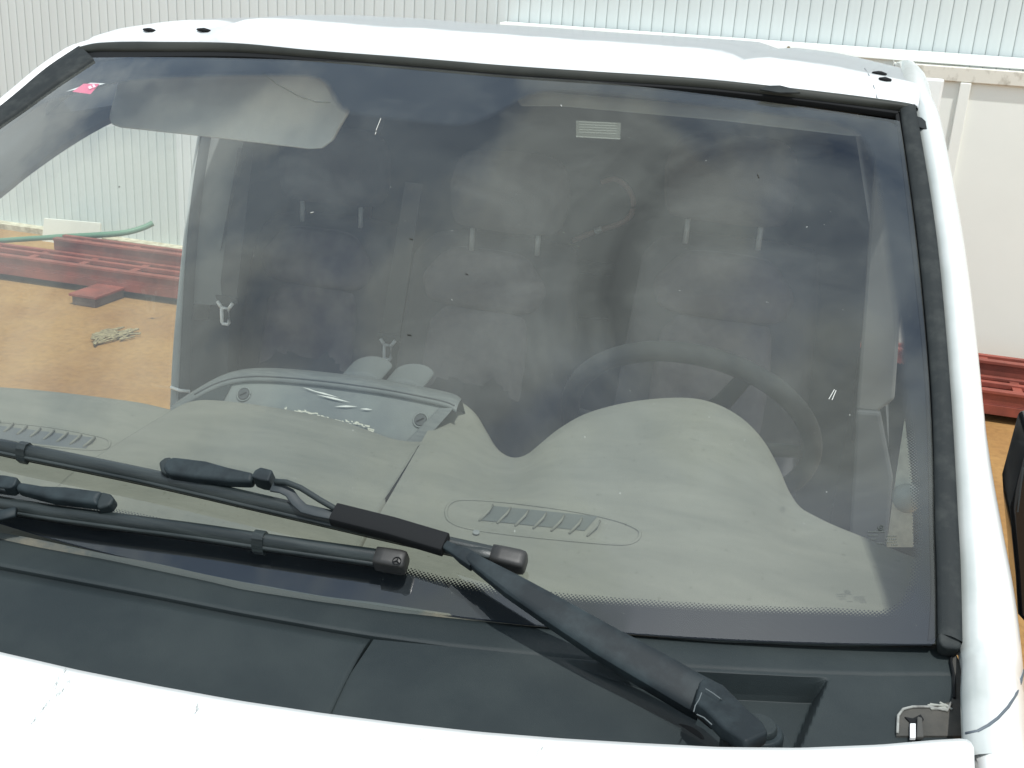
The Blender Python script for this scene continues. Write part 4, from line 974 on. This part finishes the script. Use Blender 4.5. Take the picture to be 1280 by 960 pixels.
def seat(x0, x1, y, z1, name, label, posts, bolster=True):
    s = cushion(rrect(x0, x1, .62, z1), y, .12, name, SEATD, van)
    s['label'] = label
    w_ = x1-x0
    cushion(rrect(x0+w_*.16, x1-w_*.16, .66, z1-.14, .04, .02), y-.022, .05, 'backrest_pad', SEAT, s, puff=.012)
    cushion(rrect(x0+w_*.14, x1-w_*.14, z1-.145, z1-.012, .04, .02), y-.012, .05, 'upper_pad', SEAT, s, puff=.012)
    b = MB(); b.box(((x0+x1)/2, y-.25, .72), (w_, .5, .16)); part('seat_cushion', b, SEATD, s, bevel=.04, seg=4)
    if posts:
        ps = []
        for a, b_ in posts:
            p = pl(a, b_, 1, y+.05); b = MB(); b.tube([p-Vector((0, 0, .02)), p+Vector((0, 0, .03))], .0055, 10); part('headrest_post', b, mat('post_steel', (.32, .34, .35, 1), .4), s, smooth=True); ps.append(p)
        mx_ = (ps[0]+ps[1])/2; h = cushion([(mx_.x+a, mx_.z+.03+c) for a, c in ((-.13, .10), (-.10, .16), (0, .17), (.10, .16), (.13, .10), (.12, .02), (.08, .0), (-.08, 0), (-.12, .02))], mx_.y-.03, .07, 'headrest', SEATD, s, lean=0, puff=.02)
    return s
pa = pl(310, 300, 1, 1.42); pb = pl(505, 300, 1, 1.42); pc = pl(722, 318, 1, 1.42); pd = pl(790, 310, 1, 1.36); pe = pl(1036, 330, 1, 1.36)
seat(pa.x, pb.x-.005, 1.34, 1.36, 'seat_back', 'outer passenger seat back in dark grey fabric', ((378, 266), (451, 274)))
seat(pb.x+.005, pc.x, 1.34, 1.362, 'seat_back', 'middle passenger seat back in dark grey fabric', ((590, 302), (672, 308)))
seat(pd.x, pe.x, 1.28, 1.43, 'seat_back', 'driver seat back behind the steering wheel', ((858, 292), (949, 300)))
# ---- seat belts
def tongue(c, s, name_label):
    BELT = mat('belt_webbing', (.05, .052, .055, 1), .8, bump=.3, bscale=1200)
    b = MB(); b.prism([c+Vector((-.022, .004, .012)), c+Vector((.024, .004, .012)), c+Vector((.05, .05, .36)), c+Vector((.01, .05, .36))], (0, .002, 0)); t = part('seat_belt', b, BELT, van); t['label'] = name_label
    b = MB(); b.prism([c+(Vector(v)*s) for v in ((-.030, 0, .020), (-.022, 0, .012), (.022, 0, .010), (.032, 0, .016), (.030, 0, .028), (-.028, 0, .030))], (0, .008, 0)); part('belt_stop', b, TRIMD, t, bevel=.002)
    b = MB()
    P = [(-.009, 0), (-.009, -.034), (-.006, -.038), (.006, -.038), (.009, -.034), (.009, 0)]
    b.tube([c+Vector((x, -.002, z+.002))*s for x, z in P+[P[0]]], .0042*s, 8); b.tube([c+Vector((-.020, -.002, .016))*s, c+Vector((-.014, -.002, .008))*s, c+Vector((-.009, -.002, .001))*s], .0042*s, 8); b.tube([c+Vector((.020, -.002, .016))*s, c+Vector((.014, -.002, .008))*s, c+Vector((.009, -.002, .001))*s], .0042*s, 8)
    part('belt_tongue', b, CHROME if s > .95 else mat('dull_steel', (.42, .44, .46, 1), .4), t, smooth=True)
tongue(pl(282, 386, 0, -.70), 1.0, 'outer passenger seat belt with bright metal tongue'); tongue(pl(485, 432, 1, 1.26), .9, 'middle seat belt hanging between the seat backs')
# ---- things in the dark behind the seats
sh = thing('wire_shelf', 'thin grey two-bar shelf in the dark between the seats', 'shelf', pl(740, 335, 1, 1.9))
for a, b_ in (((722, 326), (770, 332)), ((725, 341), (766, 347)), ((700, 395), (760, 400))): m = MB(); m.tube([pl(*a, 1, 1.9), pl(*b_, 1, 1.9)], .004, 6); part('bar', m, SILVER, sh, smooth=True)
m = MB(); pts = [(752, 228), (768, 224), (782, 232), (791, 248), (790, 266), (778, 278), (755, 286), (735, 293), (716, 301)]
m.tube(cr_spline([tuple(pl(a, b_, 1, 1.75+.0*i)) for i, (a, b_) in enumerate(pts)], 40), .0065, 8); hz_ = thing('cable_loop', 'pinkish cable loop hanging behind the seats', 'cable', pl(760, 260, 1, 1.75)); part('cable', m, FLESH, hz_, smooth=True)
m = MB(); m.tube([pl(744, 289.5, 1, 1.742), pl(752, 286.5, 1, 1.742)], .0078, 10); part('cable_clip', m, WSTK, hz_, smooth=True)
m = MB(); random.seed(8)
for i in range(26):
    x = random.gauss(708, 6); y = random.gauss(318, 12); p = pl(x, y, 1, 1.7+random.random()*.05); m.tube([p, p+Vector((random.uniform(-.02, .03), 0, random.uniform(-.005, .012)))], .0018, 5)
tag(part('dried_twig', m, mat('dry_green', (.16, .20, .12, 1), .8)), 'small dry green sprig beside the cable loop behind the seats', 'sprig')
m = MB(); p = pl(707, 322, 1, 1.69); m.prism([p+Vector(v) for v in ((-.012, 0, .004), (.0, 0, .012), (.012, 0, .010), (.008, 0, -.006), (.0, 0, -.012))], (0, .006, 0)); tag(part('paper_scrap', m, mat('grey_paper', (.5, .52, .48, 1), .8)), 'pale paper scrap caught in the sprig behind the seats', 'paper')

# ================================================================== WIPERS
def gpath(pts, h): return [hitG(a, b, (c if c is not None else h)) for a, b, *r in pts for c in [r[0] if r else None]]
def sq_(q): return 1/((abs(cos(q))**5+abs(sin(q))**5)**.2)
def blade(line, cap, name_label, conn, seal_px):
    P = [hitG(a, b, .022) for a, b in cr_spline(line, 40)]
    b = MB(); rows = []
    for i, p in enumerate(P):
        d = (P[min(i+1, 39)]-P[max(i-1, 0)]).normalized(); a = d.cross(GN).normalized()   # towards the bonnet
        sec = [(-.0075, -.006), (-.009, .0), (-.008, .005), (-.003, .0075), (.002, .006), (.006, .001), (.0085, -.004), (.0075, -.008)]
        rows.append([p+a*u*.92+GN*v*.92 for u, v in sec])
    b.grid(rows, closed=True); n = 8; b.f.append(tuple(range(n))); b.f.append(tuple(len(b.v)-n+i for i in range(n)))
    bl = part('wiper_blade', b, BLADE, van, smooth=2); bl['label'] = name_label
    b = MB(); b.tube([p-GN*.011 for p in P], .0035, 6, 1, 2.6, up=GN); part('rubber_lip', b, BLACK, bl, smooth=True)
    b = MB(); b.tube([p-GN*.006+(Vector((0, -.007, -.0))) for p in P], .0028, 6); part('steel_spring', b, SILVER if False else BLADE, bl, smooth=True)
    # end cap
    A, B_ = [hitG(a, c, .023) for a, c in cap]; d = (B_-A).normalized(); a = d.cross(GN).normalized(); rows = []
    for t, w_, hh in ((-.0, .0085, .006), (.01, .0098, .0085), (.3, .0100, .009), (.80, .0105, .0085), (.95, .0098, .0078), (1.0, .008, .006)):
        c = A.lerp(B_, t); rows.append([c+a*w_*cos(q)*sq_(q)+GN*hh*sin(q)*sq_(q)*(1 if sin(q) > 0 else 1.5) for q in [k*2*pi/24 for k in range(24)]])
    b = MB(); b.grid(rows, closed=True); b.f.append(tuple(len(b.v)-24+i for i in range(24))); b.f.append(tuple(range(24))[::-1]); ec = part('end_cap', b, CAPM, bl, smooth=True)
    for a_, b__ in seal_px:
        c = hitG(a_, b__, .022); i = min(range(40), key=lambda k: (P[k]-c).length); d = (P[min(i+1, 39)]-P[max(i-1, 0)]).normalized()
        rows = []
        for t in (-.006, .006):
            rows.append([P[i]+d*t+d.cross(GN).normalized()*u*1.15+GN*v_*1.2 for u, v_ in [(-.0075, -.008), (-.009, .0), (-.008, .005), (-.003, .0078), (.002, .006), (.006, .001), (.0088, -.004), (.0078, -.010)]])
        b = MB(); b.grid(rows, closed=True); b.f.append(tuple(range(8))); b.f.append(tuple(range(8, 16))); part('blade_clip', b, BLADE, bl)
    return bl, P, ec
b1, P1, e1 = blade([(-200, 508), (-80, 538), (0, 558), (100, 578), (200, 599), (300, 622), (400, 645), (500, 668), (600, 690), (625, 696)], ((615, 694), (657, 703)), 'upper wiper blade, ending right of the wiper arm', None, [(36, 562)])
b2, P2, e2 = blade([(-200, 590), (-80, 614), (0, 630), (60, 640), (150, 652), (250, 665), (350, 680), (450, 694), (485, 699)], ((470, 697), (508, 703)), 'lower wiper blade, parked nearest the bonnet', None, [(318, 675)])
# star emblem on the lower end cap
c = hitG(496, 701, .0325); d = (hitG(500, 702, .0325)-c).normalized(); a = d.cross(GN).normalized()
b = MB(); b.tube([c+d*.0042*cos(q)+a*.0042*sin(q) for q in [k*pi/8 for k in range(18)]], .0005, 6, caps=False)
for q in (90, 210, 330): b.tube([c, c-a*.004*sin(radians(q))+d*.004*cos(radians(q))], [.0008, .0003], 6)
part('star_emblem', b, BLACK, e2)
def hull(pts, h0, th, name, m, parent=van, bevel=.003, smooth=2, seg=3):
    P = [hitG(x, y, h0) for x, y in pts]; b = MB(); b.prism(P, GN*th); return part(name, b, m, parent, smooth=smooth, bevel=bevel, seg=seg)
# adapters
ad = hull([(212, 584), (222, 580), (262, 585), (290, 593), (322, 600), (319, 612), (290, 611), (250, 607), (214, 602), (208, 594)], .024, .015, 'blade_adapter', ARMM, b1, .005)
hull([(203, 586), (210, 580), (219, 579), (213, 602), (206, 598)], .023, .013, 'adapter_tip', PLASTIC, b1, .003)
hull([(320, 609), (325, 601), (332, 597), (347, 601), (342, 615), (330, 613)], .025, .020, 'adapter_neck', ARMM, b1, .002)
hull([(222, 607), (254, 612), (252, 618), (222, 611)], .010, .010, 'adapter_foot', BLACK, b1, .001)
hull([(-6, 603), (14, 604), (30, 607), (26, 617), (20, 621), (-6, 618)], .028, .016, 'adapter_neck', ARMM, b2, .002)
hull([(30, 611), (60, 616), (88, 617), (135, 623), (128, 631), (128, 640), (70, 633), (25, 621)], .026, .015, 'blade_adapter', ARMM, b2, .005)
hull([(132, 623), (144, 626), (149, 632), (143, 641), (128, 645), (126, 638)], .024, .014, 'adapter_tip', PLASTIC, b2, .003)
hull([(60, 640), (150, 650), (160, 662), (120, 664), (80, 655)], .006, .010, 'adapter_foot', BLACK, b2, .001)
# ---- main arm
arm = MB()
def sweep(line, ws, hs, name, m, parent, n=12, sq=.5, caps=True):
    """line: (px,py,height over the glass); ws half width, hs half height"""
    L3 = [hitG(a, b, c) for a, b, c in line]; rows = []
    for i, p in enumerate(L3):
        d = (L3[min(i+1, len(L3)-1)]-L3[max(i-1, 0)]).normalized(); a = d.cross(GN).normalized(); u = a.cross(d).normalized()
        if u.dot(GN) < 0: u = -u
        row = []
        for k in range(n):
            q = 2*pi*k/n; cx_, sy = cos(q), sin(q); f_ = 1/((abs(cx_)**(2/sq)+abs(sy)**(2/sq))**(sq/2))
            row.append(p+a*ws[i]*cx_*f_+u*hs[i]*sy*f_)
        rows.append(row)
    b = MB(); b.grid(rows, closed=True)
    if caps: b.f.append(tuple(range(n))[::-1]); b.f.append(tuple(len(b.v)-n+i for i in range(n)))
    return part(name, b, m, parent, smooth=2, bevel=.0006 if n > 12 else 0, seg=1)
base = sweep([(586, 697, .038), (600, 707, .040), (640, 733, .044), (700, 770, .048), (760, 807, .052), (820, 841, .056), (868, 869, .058), (882, 876, .058)], [.006, .0075, .0115, .0145, .0165, .0175, .0178, .0178], [.006, .007, .008, .009, .010, .011, .011, .011], 'wiper_arm', ARMM, van, 20, .35)
base['label'] = 'wiper arm reaching from the driver side pivot to the upper blade'
sweep([(556, 681, .036), (568, 688, .037), (580, 695, .037), (594, 704, .038)], [.0050, .0055, .008, .0085], [.003, .0035, .0065, .0065], 'arm_neck', ARMM, base, 16, .4)
sweep([(540, 673, .030), (556, 681, .033), (570, 689, .036)], [.0055, .0055, .005], [.002, .002, .002], 'steel_rod', SILVER, base, 8, .4)
sweep([(418, 643, .032), (450, 651, .033), (490, 661, .034), (530, 673, .034), (557, 681, .034)], [.0115]*5, [.008]*5, 'rubber_sleeve', BLACK, base, 16, .4)
sweep([(340, 609, .036), (352, 611, .036), (362, 616, .034), (370, 627, .032), (380, 636, .031), (395, 640, .031), (424, 646, .031)], [.0055]*7, [.002]*7, 'steel_rod', SILVER, base, 8, .4)
sweep([(344, 602, .040), (358, 603, .042), (376, 610, .040), (400, 625, .038), (426, 640, .034)], [.0032]*5, [.0032]*5, 'washer_hose', PLASTIC, base, 10, 1)
sweep([(560, 682, .024), (600, 690, .026), (620, 694, .026)], [.004, .006, .006], [.003, .003, .003], 'blade_spine', BLADE, base, 8, .4)
# knuckle over the pivot
def kp(px, py, z): return pl(px, py, 2, z)
K = [(872, 868), (880, 862), (902, 872), (918, 888), (935, 905), (952, 920), (958, 932), (930, 945), (900, 925), (884, 908), (866, 892)]
b = MB(); b.prism([kp(a, c, 1.336) for a, c in K], (0, 0, .014)); kn = part('arm_knuckle', b, ARMM, base, smooth=2, bevel=.003, seg=2)
b = MB(); b.prism([kp(a, c, 1.333) for a, c in ((866, 889), (872, 890), (892, 907), (896, 914), (888, 913), (870, 898))], (0, 0, .008)); part('hinge_pin', b, BLACK, base, smooth=2, bevel=.002)
for pts in (((867, 890, 1.353), (869, 882, 1.355), (874, 874, 1.355), (877, 866, 1.355)), ((882, 861, 1.355), (892, 867, 1.355), (900, 873, 1.354), (902, 874, 1.350)), ((871, 893, 1.350), (880, 897, 1.350), (890, 906, 1.348))):
    b = MB(); b.tube([kp(*q) for q in pts], .0005, 6); part('hinge_edge', b, mat('worn_steel', (.10, .115, .12, 1), .6), base)
c = kp(944, 934, 1.312)
for r_, h_, m_ in ((.030, .006, PLASTIC), (.022, .018, ARMM), (.016, .024, PLASTIC)):
    b = MB(); b.tube([c-Vector((0, 0, .04)), c+Vector((0, 0, h_*.8)), c+Vector((0, 0, h_))], [r_, r_, r_*.9], 28, up=(0, 1, 0)); part('pivot_collar', b, m_, base, smooth=2, bevel=.001)
b = MB(); c = cowl_plane(853, 915)-Vector((0, 0, .016)); b.tube([c, c+Vector((0, 0, .010)), c+Vector((0, 0, .012))], [.020, .020, .017], 28, up=(0, 1, 0)); part('rubber_grommet', b, BLACK, van, smooth=2)
# second arm, coming from the left edge of the picture
a2 = sweep([(-160, 700, .02), (-60, 668, .03), (0, 645, .034), (20, 640, .034)], [.006]*4, [.003]*4, 'wiper_arm', ARMM, van, 10, .4); a2['label'] = 'end of the far wiper arm under the lower blade'
sweep([(-140, 585, .034), (-60, 595, .036), (-10, 606, .038), (10, 610, .038)], [.005]*4, [.004]*4, 'steel_rod', SILVER, a2, 8, .4)
sweep([(-140, 577, .042), (-50, 588, .044), (0, 602, .040)], [.003]*3, [.003]*3, 'washer_hose', PLASTIC, a2, 8, 1)
# ---- door mirror at the right edge
mp_ = [pl(a, b_, 1, .42) for a, b_ in ((1286, 552), (1275, 592), (1263, 636), (1265, 668), (1270, 720), (1273, 770), (1300, 800), (1420, 800), (1440, 640), (1400, 555))]
b = MB(); b.prism(mp_, (0, .12, 0)); dm = part('door_mirror', b, mat('gloss_black_mirror', (.008, .009, .011, 1), .12), van, smooth=2, bevel=.006, seg=3)
b = MB(); b.tube([pl(1279, 585, 1, .41), pl(1272, 640, 1, .41)], .001, 6); part('mirror_edge', b, SILVER, dm)
